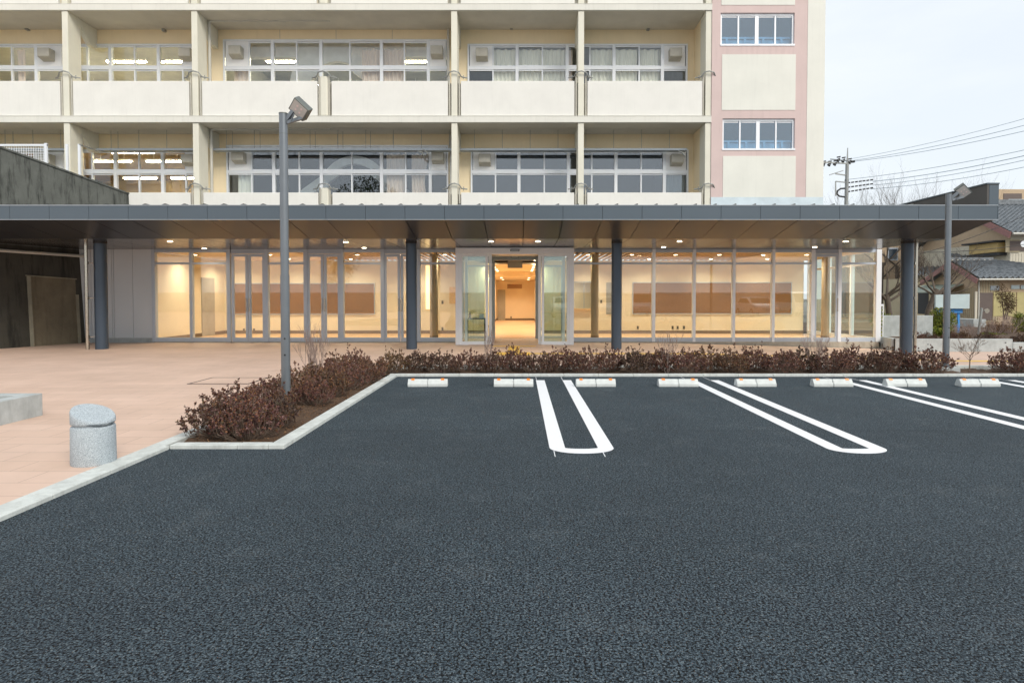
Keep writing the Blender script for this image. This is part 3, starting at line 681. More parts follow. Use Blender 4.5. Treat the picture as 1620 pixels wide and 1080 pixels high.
m_.build('wall_fixture', M['rail'], SB)

# rooms behind the windows
def room(xa, xb, zb, zt, wallm, lights, depth=6.2, name='classroom'):
    m_ = MB(); y0, y1 = YB + 0.21, YB + depth
    m_.box(xa, xb, y1, y1 + 0.1, zb, zt); m_.box(xa - 0.1, xa, y0, y1, zb, zt); m_.box(xb, xb + 0.1, y0, y1, zb, zt)
    m_.box(xa, xb, y0, y1, zb - 0.1, zb); m_.box(xa, xb, y0, y1, zt, zt + 0.1)
    m_.build('room', wallm, SB)
    for px, py, Yl, ln in lights:
        x, _ = at(px, py, Yl); z = zt - 0.28
        f = empty('ceiling_light', (x, Yl, z), cat='ceiling light', group='fluorescent ceiling lights in the classrooms')
        m2 = MB(); m2.prism([(-0.12, 0.02), (0.12, 0.02), (0.05, 0.10), (-0.05, 0.10)], lambda u, v, w: (w, Yl + u, z + v), x - ln/2, x + ln/2)
        for d in (-ln * 0.3, ln * 0.3): m2.tube([(x + d, Yl, z + 0.09), (x + d, Yl, zt)], 0.01, 5)
        m2.build('housing', M['panel'], f)
        m2 = MB(); m2.tube([(x - ln/2 + 0.03, Yl, z), (x + ln/2 - 0.03, Yl, z)], 0.035, 8); m2.build('tube', M['tube'], f)
        f['label'] = LT.pop(0)
LT = ['lit fluorescent tube behind the upper balcony window at the left edge',
      'lit fluorescent tube in the middle of the upper window left of the twin bay', 'lit fluorescent tube at the right end of the upper window left of the twin bay', 'second row fluorescent tube low in the upper left window',
      'long lit fluorescent tube at the left of the upper twin bay window', 'lit fluorescent tube at the right end of the upper twin bay window', 'lower rear fluorescent tube at the left of the upper twin bay', 'lower rear fluorescent tube at the right of the upper twin bay', 'rear fluorescent tube in the middle of the upper twin bay',
      'lit fluorescent tube behind the lower window beside the handrail posts', 'lit fluorescent tube high in the lower left window', 'lit fluorescent tube at mid height in the lower left window, left half', 'lit fluorescent tube at mid height in the lower left window, right half', 'rear fluorescent tube low in the lower left window', 'rear fluorescent tube low at the right of the lower left window']
room(-25.8, -11.3, FL[2] + 0.02, FL[3] - 0.22, M['room'], [(85, 98, 25.3, 1.3), (200, 97, 25.3, 1.6), (280, 97, 25.3, 1.3), (165, 128, 28.0, 1.6)])
room(-11.0, -2.3, FL[2] + 0.02, FL[3] - 0.22, M['room_c'], [(455, 95, 25.3, 1.7), (662, 96, 25.3, 1.5), (520, 126, 28.0, 1.4), (640, 128, 28.0, 1.6), (575, 126, 28.2, 1.0)])
room(-25.8, -11.3, FL[1] + 0.02, FL[2] - 0.22, M['room_b'], [(95, 248, 25.0, 1.5), (210, 250, 24.6, 1.7), (178, 268, 26.2, 1.6), (262, 268, 26.2, 1.6), (222, 286, 29.8, 1.6), (290, 286, 29.8, 1.2)], depth=9)
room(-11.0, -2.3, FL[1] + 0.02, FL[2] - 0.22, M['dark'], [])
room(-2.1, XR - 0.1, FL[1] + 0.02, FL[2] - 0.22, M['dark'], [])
room(-2.1, XR - 0.1, FL[2] + 0.02, FL[3] - 0.22, M['room'], [])
# seismic brace frames inside the twin bay
for s, cpx, cpy, nm in ((2, 534, 141, 'upper'), (1, 561, 303, 'lower')):
    Yr = 23.75; cx, cz = at(cpx, cpy, Yr); br = empty('seismic_brace', (cx, Yr, FL[s]), 'white steel seismic brace with an arched centre behind the %s twin bay window' % nm, 'seismic brace')
    m_ = MB(); ztop = FL[s+1] - 0.45
    if s == 2: m_.box(-10.9, -2.4, Yr, Yr + 0.25, ztop - 0.45, ztop + 0.2)
    m_.build('top_beam', M['brace'], br) if s == 2 else None
    m_ = MB()
    for sg in (-1, 1): m_.bar((cx + sg * 0.7, Yr + 0.1, cz + 0.75), (cx + sg * 3.4, Yr + 0.1, cz - 1.15), 0.2, 0.36, (0, 0, 1)); 
    m_.build('diagonal', M['brace'], br)
    m_ = MB(); ri, ro = 1.02, 1.32; k = 28; vs = []
    for yy in (Yr - 0.02, Yr + 0.22):
        for i in range(k + 1):
            a = math.pi * i / k
            vs += [(cx + ri * math.cos(a), yy, cz + ri * math.sin(a)), (cx + ro * math.cos(a) * (1.35 if s == 2 else 1), yy, cz + ro * math.sin(a) * (1.5 if s == 2 else 1))]
    h = 2 * (k + 1); fs = []
    for i in range(k):
        a = 2 * i; fs += [(a, a+2, a+3, a+1), (h+a, h+a+1, h+a+3, h+a+2), (a, h+a, h+a+2, a+2), (a+1, a+3, h+a+3, h+a+1)]
    m_.add(vs, fs); m_.build('arch', M['brace'], br)
# curtains
def curtain(xa, xb, zt, zb, y, m, label, tie=0.0, group='curtains in the classroom windows'):
    n = max(12, int((xb - xa) / 0.022)); rows = 8; vs = []; r = random.Random(int(xa * 100)); ph = [r.uniform(0, 6) for _ in range(3)]
    for j in range(rows + 1):
        v = j / rows
        for i in range(n + 1):
            u = i / n; x = xa + (xb - xa) * u
            if tie: x = xa + (x - xa) * (1 - tie * math.sin(math.pi * min(1, v * 1.1)) * 0.6)
            d = 0.045 * math.sin(u * (xb - xa) * 42 + ph[0] + 0.5 * math.sin(v * 3 + ph[1])) + 0.02 * math.sin(u * (xb - xa) * 17 + ph[2])
            z = zt + (zb - zt) * v - (0.02 * math.sin(u * (xb - xa) * 25) if j == 0 else 0)
            vs.append((x, y + d * (0.5 + v * 0.5), z))
    m_ = MB(); w = n + 1; m_.add(vs, [(j*w+i, j*w+i+1, (j+1)*w+i+1, (j+1)*w+i) for j in range(rows) for i in range(n)], True)
    return tag(m_.build('curtain', m, fix=False), label, 'curtain', group)
zt2, zl2 = W2['zt'] - 0.05, W2['z0'] - 0.1
def c2(a, b_, m, label, py=100, s=2, tie=0.0):
    W = W2 if s == 2 else W1
    curtain(px23(a, py), px23(b_, py), W['zt'] - 0.06, W['z0'] - 0.3, YB + 0.16, m, label, tie)
c2(781, 817, M['curtain'], 'closed cream curtain beside the left vent hood of the upper right window')
c2(821, 896, M['curtain'], 'wide closed cream curtain left of the column in the upper right window')
c2(900, 906, M['curtain_p'], 'narrow dark tan curtain edge just left of the column in the upper right window')
c2(935, 1009, M['curtain'], 'wide closed cream curtain right of the column in the upper right window')
c2(1013, 1046, M['curtain'], 'closed cream curtain beside the right vent hood of the upper right window')
c2(571, 640, M['curtain_p'], 'pinkish curtain hanging in the right half of the upper twin bay window')
c2(22, 34, M['curtain_p'], 'gathered pink curtain in the upper window at the left edge')
c2(367, 391, M['curtain_p'], 'gathered curtain below the left vent hood of the upper twin bay window')
c2(374, 396, M['curtain'], 'gathered patterned curtain at the left of the lower twin bay window', 270, 1)
c2(610, 641, M['curtain_p'], 'pinkish curtain at the right of the lower twin bay window', 270, 1)
c2(650, 680, M['curtain_p'], 'tied back curtain beside the right vent hood of the lower twin bay window', 270, 1, 0.5)
c2(1052, 1084, M['curtain'], 'grey curtain at the right end of the lower right window', 270, 1)
# stair tower on the right
TX0, TX1 = XR + 0.18, ax(1299, YF)
tw = []
ZB0 = 3.22
YT = YF - 0.05
x1p = at(1276, 200, YT)[0]
def rect_px(a, b_, t, u, Y): A = at(a, (t + u) / 2, Y)[0]; B = at(b_, (t + u) / 2, Y)[0]; return A, B, az(u, Y), az(t, Y)
wins = [rect_px(1140, 1257, 20.5, 72, YT), rect_px(1143, 1257.5, 187.5, 237, YT)]
m_ = MB(); cur = ZB0; top = 14.93
for (a, b_, zb, zt_) in wins[::-1]:
    m_.box(TX0, x1p, YT, YT + 0.25, cur, zb); m_.box(TX0, a, YT, YT + 0.25, zb, zt_); m_.box(b_, x1p, YT, YT + 0.25, zb, zt_); cur = zt_
m_.box(TX0, x1p, YT, YT + 0.25, cur, top); m_.build('tower_wall', M['pink'], SB)
m_ = MB(); m_.box(x1p, TX1, YT - 0.01, YT + 0.25, ZB0, top); m_.box(TX1 - 0.25, TX1, YT + 0.25, YT + 8, ZB0, top); m_.box(TX0, TX1 - 0.25, YT + 7.8, YT + 8, ZB0, top); m_.box(TX0, TX1 - 0.25, YT + 0.25, YT + 7.8, top - 0.2, top)
m_.build('tower_side', M['cream'], SB)
for a, b_, t, u in ((1141.5, 1258, -60, 8.5), (1142, 1258.5, 86.5, 174.5), (1143.5, 1258.5, 247, 312)):
    A, B, zb, zt_ = rect_px(a, b_, t, u, YT); m_ = MB(); m_.box(A, B, YT - 0.012, YT, zb, zt_); m_.build('tower_panel', M['cream'], SB)
A, B, zb, zt_ = rect_px(1129, 1299, 312, 340, YT); m_ = MB(); m_.box(TX0, TX1, YT - 0.016, YT - 0.011, zb - 0.3, zt_); m_.build('tower_base_band', M['paleblue'], SB)
for i, (a, b_, zb, zt_) in enumerate(wins):
    m_ = MB(); y0, y1 = YT + 0.06, YT + 0.14
    m_.box(a, b_, y0, y1, zt_ - 0.07, zt_); m_.box(a - 0.01, b_ + 0.01, YT - 0.02, y1, zb - 0.02, zb + 0.04); m_.box(a, a + 0.06, y0, y1, zb + 0.04, zt_ - 0.07); m_.box(b_ - 0.06, b_, y0, y1, zb + 0.04, zt_ - 0.07)
    for k, w in ((1, 0.025), (2, 0.06), (3, 0.025)): x = a + (b_ - a) * k / 4; m_.box(x - w, x + w, y0 + 0.01, y1, zb + 0.04, zt_ - 0.07)
    for k in range(4):
        p, q = a + (b_ - a) * k / 4 + 0.05, a + (b_ - a) * (k + 1) / 4 - 0.05
        m_.box(p, q, y0 + 0.03, y0 + 0.05, zt_ - 0.12, zt_ - 0.072)
    w_ = m_.build('window', M['alu_bright'], SB)
    m_ = MB(); m_.box(a, b_, YT + 0.10, YT + 0.106, zb, zt_); m_.build('pane', M['glass_t'], w_)
    m_ = MB(); h = zb + (zt_ - zb) * 0.34; m_.box(a, b_, YT + 0.30, YT + 0.33, h - 0.03, h + 0.03)
    for k in range(1, 8, 2): x = a + (b_ - a) * k / 8; m_.box(x - 0.035, x + 0.035, YT + 0.30, YT + 0.33, zb, h - 0.03)
    m_.box(a, b_, YT + 0.36, YT + 0.38, zb, h - 0.05)
    m_.build('inner_railing', M['paleblue'], w_)
m_ = MB(); m_.box(TX0, TX1 - 0.26, YT + 3.2, YT + 3.3, 3.3, top - 0.3); m_.box(TX0 - 0.1, TX0, YT + 0.25, YT + 7.8, 3.3, top - 0.3); m_.box(TX0, TX1 - 0.26, YT + 0.25, YT + 7.8, ZB0, ZB0 + 0.05); M['tower_in'] = pmat('tower_interior', (0.15, 0.24, 0.30), 0.8); m_.build('room', M['tower_in'], SB)  # interior colour carries the blue of sky mirrored in the panes
# roof slab closing the top of the main block
m_ = MB(); m_.box(-26, XR + 0.18, YF + 0.04, YB + 6.5, top + 0.0, top + 0.2); m_.box(-26.2, -26, YF, YB + 6.5, 0, top); m_.build('roof', M['slab'], SB)

# ------------------------------------------------------------ glazed entrance hall
YG = 18.9; ZS = 2.80      # glass line, soffit height
HB = empty('entrance_hall', (0, YG, 0), 'single storey glazed entrance hall with warm lit interior under the canopy', 'building')
XL, XE = ax(128, YG) - 0.6, ax(1391, YG)
xg0 = ax(244, YG)
def vx(px): return at(px, 470, YG)[0]
# grey wall panels on the left
m_ = MB(); seams = [XL, ax(145, YG), ax(178, YG), ax(181, YG), ax(211, YG), xg0]
for a, b_ in zip(seams[:-1], seams[1:]): m_.box(a + 0.006, b_ - 0.006, YG - 0.02, YG + 0.1, 0.16, ZS)
m_.build('wall_panel', M['wpanel'], HB)
m_ = MB(); m_.box(XL, xg0, YG + 0.0, YG + 0.1, -0.1, 0.158); m_.build('plinth', M['concrete'], HB)
m_ = MB(); m_.box(XL, xg0, YG + 0.012, YG + 0.02, 0.16, ZS); m_.build('panel_joint', M['joint'], HB)
# concrete upstand below the glass on the right
m_ = MB(); m_.box(xg0, -1.85, YG - 0.03, YG + 0.12, -0.4, 0.05); m_.box(1.56, XE, YG - 0.03, YG + 0.12, -0.4, 0.05); m_.box(XE - 0.15, XE, YG + 0.12, 23.5, -0.4, 0.05)
m_.build('plinth', M['tan_concrete'], HB, bevel=0.008)
zr, zt1, zt2_ = 0.17, az(416.5, YG), az(398, YG)      # bottom rail top, transoms
def bay(pa, pb, kind='fixed', right_post=True):
    """one glazing bay: window > pane, between two uprights"""
    a, b_ = vx(pa), vx(pb); m_ = MB(); y0, y1 = YG - 0.03, YG + 0.09
    if kind == 'fixed':
        m_.box(a, b_, y0 + 0.01, y1, 0.05, zr); w_ = m_.build('window', M['alu'], HB)
        m_ = MB(); m_.box(a, b_, y0 + 0.02, y1, zt1 - 0.03, zt1 + 0.025); m_.build('transom', M['alu'], w_)
        m_ = MB(); m_.box(a, b_, y0 + 0.02, y1, zt2_ - 0.02, ZS); m_.build('transom', M['alu'], w_)
        m_ = MB(); m_.box(a, b_, YG + 0.03, YG + 0.038, zr, zt2_ - 0.02); m_.build('pane', M['glass'], w_)
    else:
        n = 2 if kind == 'double' else 1
        zd = az(401.5, YG)
        m_.box(a, b_, y0 + 0.005, y1, zd, zd + 0.05); m_.box(a, b_, y0 + 0.02, y1, zd + 0.05, ZS)
        w_ = m_.build('door_frame', M['alu'], HB)
        for i in range(n):
            p, q = a + (b_ - a) * i / n + 0.008, a + (b_ - a) * (i + 1) / n - 0.008
            m_ = MB(); y2, y3 = YG - 0.02, YG + 0.03; w = 0.075
            m_.box(p, p + w, y2, y3, 0.05, zd - 0.01); m_.box(q - w, q, y2, y3, 0.05, zd - 0.01); m_.box(p + w, q - w, y2, y3, 0.05, 0.17); m_.box(p + w, q - w, y2, y3, zd - 0.09, zd - 0.01)
            d = m_.build('door', M['alu'], HB)
            m_ = MB(); m_.box(p + w, q - w, YG + 0.0, YG + 0.008, 0.17, zd - 0.09); m_.build('pane', M['glass'], d)
            m_ = MB(); hx = q - w/2 if i == 0 else p + w/2; m_.tube([(hx, y2 - 0.05, 0.95), (hx, y2 - 0.05, 1.35)], 0.014, 8); m_.build('handle', M['steel'], d)
L_edges = [(244, 303, 'fixed'), (303, 363, 'fixed'), (366.5, 420, 'double'), (424, 483, 'fixed'), (486, 539, 'double'), (543, 604.5, 'fixed'), (607.5, 660, 'double'), (664, 720, 'fixed')]
R_edges = [(908, 973, 'fixed'), (973, 1034, 'fixed'), (1034, 1098, 'fixed'), (1098, 1160.5, 'fixed'), (1160.5, 1223, 'fixed'), (1223, 1284.5, 'fixed'), (1287, 1326, 'single'), (1329, 1387, 'fixed')]
for e in L_edges + R_edges: bay(*e)
for px, w in [(244, 0.05), (303, 0.04), (362.5, 0.055), (422, 0.055), (484, 0.055), (541, 0.055), (605.5, 0.055), (662, 0.055), (1034, 0.045), (1098, 0.04), (1160.5, 0.04), (1223, 0.04), (1285.5, 0.055), (1327.5, 0.05), (1389, 0.075)]:
    x = vx(px); m_ = MB(); m_.box(x - w, x + w, YG - 0.045, YG + 0.1, 0.045, ZS); m_.build('mullion', M['alu_bright'] if px > 1000 else M['alu'], HB)
# glazed return on the right side
ys = [YG + 0.1, 20.4, 21.9, 23.4]
for a, b_ in zip(ys[:-1], ys[1:]):
    m_ = MB(); m_.box(XE - 0.10, XE - 0.0, a, b_, 0.05, zr); m_.box(XE - 0.09, XE - 0.01, a, b_, zt1 - 0.03, zt1 + 0.025); m_.box(XE - 0.09, XE - 0.01, a, b_, zt2_, ZS); m_.box(XE - 0.11, XE + 0.01, b_ - 0.07, b_, 0.05, ZS)
    w_ = m_.build('side_window', M['alu_bright'], HB); m_ = MB(); m_.box(XE - 0.05, XE - 0.042, a, b_ - 0.07, zr, zt2_); m_.build('pane', M['glass_g'], w_)
# floor, ceiling, walls
YW = 23.5; ZC = 2.74
m_ = MB(); m_.box(xg0, -1.45, YG + 0.12, YW, -0.1, 0.035); m_.box(-1.45, 0.95, 20.7, 38, -0.1, 0.034); m_.box(0.95, XE - 0.15, YG + 0.12, YW, -0.1, 0.035); m_.build('floor', M['ifloor'], HB)
m_ = MB(); m_.box(-1.45, 0.95, 17.6, 20.7, -0.1, 0.03); m_.build('lobby_floor', M['paving'], HB)
for a, b_ in ((xg0, vx(455)), (vx(1228), XE)): m_ = MB(); m_.box(a, b_, YG + 0.1, YW, ZC, ZC + 0.05); m_.build('ceiling', M['iceil'], HB)
m_ = MB()
m_.box(-1.5, 1.0, YW, 31, 2.66, 2.74); m_.box(-1.5, 1.0, 31, 38, 2.42, 2.5); m_.box(-1.5, 1.0, 30.95, 31, 2.42, 2.7)
m_.build('ceiling', M['iceil'], HB)
m_ = MB(); m_.box(vx(455), vx(1228), YG + 0.1, YW, ZC + 0.24, ZC + 0.29); m_.build('ceiling_void', M['louvre_bg'], HB)
m_ = MB(); x = vx(455)
while x < vx(1228):
    if not (-1.86 < x < 1.56): m_.box(x, x + 0.07, YG + 0.12, YW - 0.02, ZC - 0.0, ZC + 0.05)
    x += 0.20
m_.build('louvre_slats', M['louvre'], HB)
m_ = MB(); m_.box(xg0 - 0.1, XE, YG - 0.02, YW + 0.6, ZS + 0.3, ZS + 0.4); m_.box(xg0 - 0.1, XE, YG + 0.1, YG + 0.14, ZS, ZS + 0.3); m_.build('roof', M['roof_m'], HB)
# back wall with corridor opening and reception hatch; left side wall
ra, rb = at(908, 470, YW)[0], at(937, 470, YW)[0]; rz0, rz1 = az(488, YW), az(447, YW)
m_ = MB(); m_.box(xg0 - 0.15, -1.3, YW, YW + 0.12, 0, ZC); m_.box(-1.3, 0.85, YW, YW + 0.12, 2.6, ZC); m_.box(0.85, ra, YW, YW + 0.12, 0, ZC)
m_.box(ra, rb, YW, YW + 0.12, 0, rz0); m_.box(ra, rb, YW, YW + 0.12, rz1, ZC); m_.box(rb, XE - 0.2, YW, YW + 0.12, 0, ZC); m_.box(xg0 - 0.15, xg0 - 0.03, YG + 0.1, YW, 0, ZC)
m_.build('inner_wall', M['iwall'], HB)
m_ = MB(); m_.box(-1.5, -1.4, YW + 0.12, 38, 0, 2.7); m_.box(0.9, 1.0, YW + 0.12, 38, 0, 2.7); m_.box(-1.5, 1.0, 38, 38.1, 0, 2.7); m_.build('corridor_wall', M['iwall2'], HB)
m_ = MB(); m_.box(xg0 - 0.03, xg0 - 0.015, YG + 0.12, YW, 0.035, 0.15); m_.box(xg0, -1.3, YW - 0.015, YW, 0.035, 0.15); m_.box(0.85, XE - 0.2, YW - 0.015, YW, 0.035, 0.15)
m_.box(-1.4, 0.9, 37.985, 38, 0.035, 0.14); m_.box(0.885, 0.9, YW + 0.12, 37.9, 0.035, 0.14); m_.box(-1.4, -1.385, YW + 0.12, 37.9, 0.035, 0.14); m_.build('baseboard', M['base'], HB)
# side wall door (left)
m_ = MB(); m_.box(xg0 - 0.028, xg0 + 0.0, 21.75, 22.65, 0.04, 2.06); m_.build('inner_door', M['idoor'], HB)
m_ = MB(); a = at(788, 480, 37.9)[0]; m_.box(-1.32, -0.86, 37.94, 37.985, 0.04, 1.86); m_.build('inner_door', M['idoor'], HB)
# kitchen room behind the hatch
m_ = MB(); m_.box(ra - 0.5, rb + 0.8, 25.4, 25.5, 0.5, 2.4); m_.box(ra - 0.5, rb + 0.8, YW + 0.12, 25.4, 2.4, 2.5); m_.box(rb + 0.8, rb + 0.9, YW + 0.12, 25.4, 0.5, 2.4); m_.build('hatch_room', M['iwall'], HB)
m_ = MB(); f = 0.03; m_.box(ra - f, rb + f, YW - 0.03, YW, rz1, rz1 + f); m_.box(rb, rb + f, YW - 0.03, YW, rz0, rz1); m_.box((ra+rb)/2 - 0.012 + 0.03, (ra+rb)/2 + 0.042, YW - 0.02, YW, rz0, rz1); m_.build('hatch_frame', M['alu_d'], HB)
m_ = MB(); m_.box(ra - 0.05, rb + 0.05, YW - 0.15, YW, rz0 - 0.05, rz0); m_.build('hatch_shelf', M['louvre'], HB)
# downlights of the hall
def downlight(x, y, z, e=7, parent=HB, r=0.055, light=True):
    m_ = MB(); m_.cyl(x, y, z - 0.006, z + 0.004, r + 0.02, 16); d = m_.build('downlight', M['panel'], parent)
    m_ = MB(); m_.cyl(x, y, z - 0.009, z - 0.0065, r, 16); m_.build('lens', M['down'], d)
    if light:
        L = bpy.data.lights.new('downlight_lamp', 'SPOT'); L.energy = e * 1.25; L.spot_size = R(150); L.spot_blend = 1.0; L.shadow_soft_size = r; L.color = (1.0, 0.86, 0.64)
        lo = bpy.data.objects.new('lamp_light', L); COL.objects.link(lo); p = off(d); lo.parent = d; lo.location = Vector((x, y, z - 0.03)) - p
for x in (-10.4, -9.2, -8.0, -6.6, -5.2, -3.8, -2.4, 2.2, 3.6, 5.0, 6.4, 7.8, 9.2, 10.0):
    downlight(x, 20.3, ZC, 75); 
for x in (-10.2, -8.2, -6.0, -3.6, 2.6, 4.6, 6.8, 8.8): downlight(x, 22.5, ZC, 85)
for i, y in enumerate((23.3, 25, 26.8, 28.8, 30.4)):
    for x in (-1.05, 0.58): downlight(x, y, 2.659 if y > 23.6 else ZC, 75)
for y in (33, 36):
    for x in (-0.95, 0.5): downlight(x, y, 2.419, 75)
downlight(1.9, 24.5, 2.4, 60)
# round interior columns
for px, w in ((686.5, 6.5), (941, 6.0), (1306, 6.0)):
    Yc = 20.2; x = at(px, 470, Yc)[0]; r = w * Yc / 1000
    m_ = MB(); m_.cyl(x, Yc, 0.035, ZC, r, 28); c = m_.build('inner_column', M['icol'], HB)
    m_ = MB(); m_.cyl(x, Yc, 0.035, 0.15, r + 0.006, 28); m_.build('cuff', M['base'], c)
# notice boards, plates, posters: things hung on the wall
def board(pa, pb, pt, pu, Y, m, name, label, cat, t=0.03, frame=True):
    a = at(pa, (pt+pu)/2, Y)[0]; b_ = at(pb, (pt+pu)/2, Y)[0]; z0, z1 = az(pu, Y), az(pt, Y)
    e = empty(name, ((a+b_)/2, Y, z0), label, cat); m_ = MB(); m_.box(a, b_, Y - t, Y - 0.001, z0, z1); m_.build('board', m, e)
    if frame:
        m_ = MB(); w = 0.025; m_.box(a - w, b_ + w, Y - t - 0.01, Y - 0.001, z1, z1 + w); m_.box(a - w, b_ + w, Y - t - 0.02, Y - 0.001, z0 - w, z0); m_.box(a - w, a, Y - t - 0.01, Y - 0.001, z0, z1); m_.box(b_, b_ + w, Y - t - 0.01, Y - 0.001, z0, z1)
        m_.build('frame', M['alu'], e)
    return e
board(370, 592, 449, 496.5, YW, M['board'], 'notice_board', 'long brown notice board on the hall wall left of the entrance', 'notice board')
board(1001.5, 1251, 447.5, 495.5, YW, M['board'], 'notice_board', 'long brown notice board on the hall wall right of the entrance', 'notice board')
board(711, 724, 454, 480, YW, M['louvre'], 'wall_chart', 'small tan chart on the hall wall just left of the entrance', 'wall chart', frame=False)
board(959, 967, 447, 497, YW, M['grey'], 'control_panel', 'tall grey control panel on the hall wall beside the dark canopy column', 'control panel', frame=False)
board(674, 680, 420, 489, YW, M['lit'], 'lit_opening', 'narrow orange lit opening behind the left interior column', 'lit window', frame=False)
board(803, 826.5, 411, 424, 22.0, M['grey'], 'hanging_sign', 'blank grey hanging sign seen from behind at the corridor mouth', 'sign', frame=False)
e = board(802.5, 826, 449.5, 456.5, 37.0, M['board'], 'corridor_sign', 'dark brown hanging sign at the far end of the corridor', 'sign', frame=False)
k = 0
PL = ['wall socket near the floor at the far left of the hall', 'wall socket below the left notice board', 'wall switch at chest height left of the entrance', 'wall socket near the floor left of the entrance', 'wall switch beside the right interior column', 'wall socket below the left end of the right notice board',
      'leftmost of three wall sockets below the right notice board', 'middle of three wall sockets below the right notice board', 'rightmost of three wall sockets below the right notice board', 'wall socket on the end wall of the corridor']
for (px, py, Y) in ((386, 522, YW), (402, 522, YW), (700, 478, YW), (700, 520, YW), (951, 477, YW), (1009, 518, YW), (1064, 518, YW), (1072, 518, YW), (1082, 518, YW), (808.5, 502, 37.98)):
    x, z = at(px, py, Y); m_ = MB(); m_.box(x - 0.035, x + 0.035, Y - 0.012, Y - 0.001, z - 0.06, z + 0.06); m_.box(x - 0.012, x + 0.012, Y - 0.016, Y - 0.012, z - 0.035, z + 0.035)
    tag(m_.build('wall_socket', M['plate']), PL[k], 'wall socket'); k += 1

# ------------------------------------------------------------ entrance vestibule
YV = 17.95
VB = empty('entrance_vestibule', (0, YV, 0), 'projecting white framed glass entrance vestibule with open automatic sliding doors', 'vestibule')
def v2(px, Y=YV): return at(px, 470, Y)[0]
xa, xb = v2(720.5), v2(908); zh0 = az(402, YV)
m_ = MB(); fw = 0.135
m_.box(xa, xb, YV, YV + 0.14, zh0, ZS - 0.012); m_.box(xa, xa + fw, YV, YV + 0.14, 0.02, zh0); m_.box(xb - fw, xb, YV, YV + 0.14, 0.02, zh0)
m_.build('frame', M['alu_bright'], VB, bevel=0.006)
m_ = MB(); m_.box(xa + 0.0, xb, YV - 0.02, YV, az(391.5, YV) - 0.03, ZS - 0.014); m_.build('fascia', M['alu'], VB)
def leaf(name, pa, pb, Y, m, gm, wl=0.07, z0=0.02, zb=0.115, t=0.05):
    a, b_ = v2(pa, Y), v2(pb, Y); m_ = MB(); zt_ = az(402.5, Y) if Y < 19 else 2.42
    m_.box(a, a + wl, Y, Y + t, z0, zt_); m_.box(b_ - wl, b_, Y, Y + t, z0, zt_); m_.box(a + wl, b_ - wl, Y, Y + t, z0, zb); m_.box(a + wl, b_ - wl, Y, Y + t, zt_ - 0.05, zt_)
    d = m_.build(name, m, VB); m_ = MB(); m_.box(a + wl, b_ - wl, Y + t*0.4, Y + t*0.4 + 0.008, zb, zt_ - 0.05); m_.build('pane', gm, d); return d
leaf('side_screen', 727.5, 772, YV + 0.03, M['alu_bright'], M['glass_g']); leaf('side_screen', 857, 901, YV + 0.03, M['alu_bright'], M['glass_g'])
leaf('sliding_door', 735, 778, YV + 0.16, M['alu_bright'], M['glass_g'], 0.08); leaf('sliding_door', 851.5, 894, YV + 0.16, M['alu_bright'], M['glass_g'], 0.08)
# sides of the lobby
for x, sg in ((xa, 1), (xb, -1)):
    m_ = MB()
    for y in (YV + 0.14, 18.95, 20.0): m_.box(x, x + sg * 0.06, y, y + 0.07, 0.02, ZS)
    m_.box(x, x + sg * 0.06, YV + 0.14, 20.7, 0.02, 0.12); m_.box(x, x + sg * 0.06, YV + 0.14, 20.7, 2.55, 2.66); s_ = m_.build('side_frame', M['alu_bright'], VB)
    m_ = MB(); m_.box(x + sg * 0.02, x + sg * 0.028, YV + 0.21, 20.7, 0.12, 2.55); m_.build('pane', M['glass_g'], s_)
YI = 20.6
m_ = MB(); m_.box(xa + 0.1, xb - 0.1, YI, YI + 0.12, 2.58, ZS + 0.1); m_.box(xa + 0.06, xb - 0.06, YV + 0.15, YI, 2.70, 2.74); m_.box(xa + 0.06, xb - 0.06, YI + 0.12, YW, ZC - 0.005, ZC + 0.03); m_.box(v2(777, YI), v2(783, YI), YI, YI + 0.14, 0.03, 2.58); m_.box(v2(847, YI), v2(852, YI), YI, YI + 0.14, 0.03, 2.58); m_.build('inner_frame', M['alu_d'], VB)
leaf('inner_screen', 738, 777, YI, M['alu'], M['glass_g'], 0.05, 0.03); leaf('inner_screen', 852, 890, YI, M['alu'], M['glass_g'], 0.05, 0.03)
for Y, py in ((YV - 0.045, 396), (YI - 0.05, 406.5)):
    x, z = at(814.5, py, Y); m_ = MB(); m_.box(x - 0.13, x + 0.13, Y, Y + 0.05, z - 0.03, z + 0.03); s_ = m_.build('door_sensor', M['lamp_d'], VB, bevel=0.01)
    m_ = MB(); m_.box(x - 0.11, x + 0.11, Y - 0.004, Y, z - 0.015, z + 0.015); m_.build('sensor_window', M['alu'], s_)
# dark side table inside the left screen
tb = empty('side_table', (v2(750, 19.3), 19.3, 0.03), 'slim black table with a small box and bottles in the left side of the vestibule', 'table')
a, b_ = v2(737, 19.3), v2(769, 19.3); zt_ = az(503, 19.3)
m_ = MB(); m_.box(a, b_, 19.1, 19.5, zt_ - 0.03, zt_); m_.build('tabletop', M['black'], tb)
for x in (a + 0.02, b_ - 0.05):
    for y in (19.12, 19.45): m_ = MB(); m_.box(x, x + 0.03, y, y + 0.03, 0.03, zt_ - 0.03); m_.build('leg', M['black'], tb)
bx2 = (a + b_) / 2
m_ = MB(); m_.cyl(a + 0.12, 19.3, zt_, zt_ + 0.14, 0.035, 14); m_.cyl(a + 0.12, 19.3, zt_ + 0.14, zt_ + 0.19, 0.014, 10); tag(m_.build('bottle', M['black']), 'dark bottle standing on the black table in the vestibule', 'bottle')
m_ = MB(); m_.box(b_ - 0.2, b_ - 0.06, 19.22, 19.38, zt_, zt_ + 0.11); m_.box(b_ - 0.17, b_ - 0.09, 19.27, 19.33, zt_ + 0.11, zt_ + 0.13); tag(m_.build('tissue_box', M['panel'], bevel=0.006), 'small white box on the black table in the vestibule', 'box')

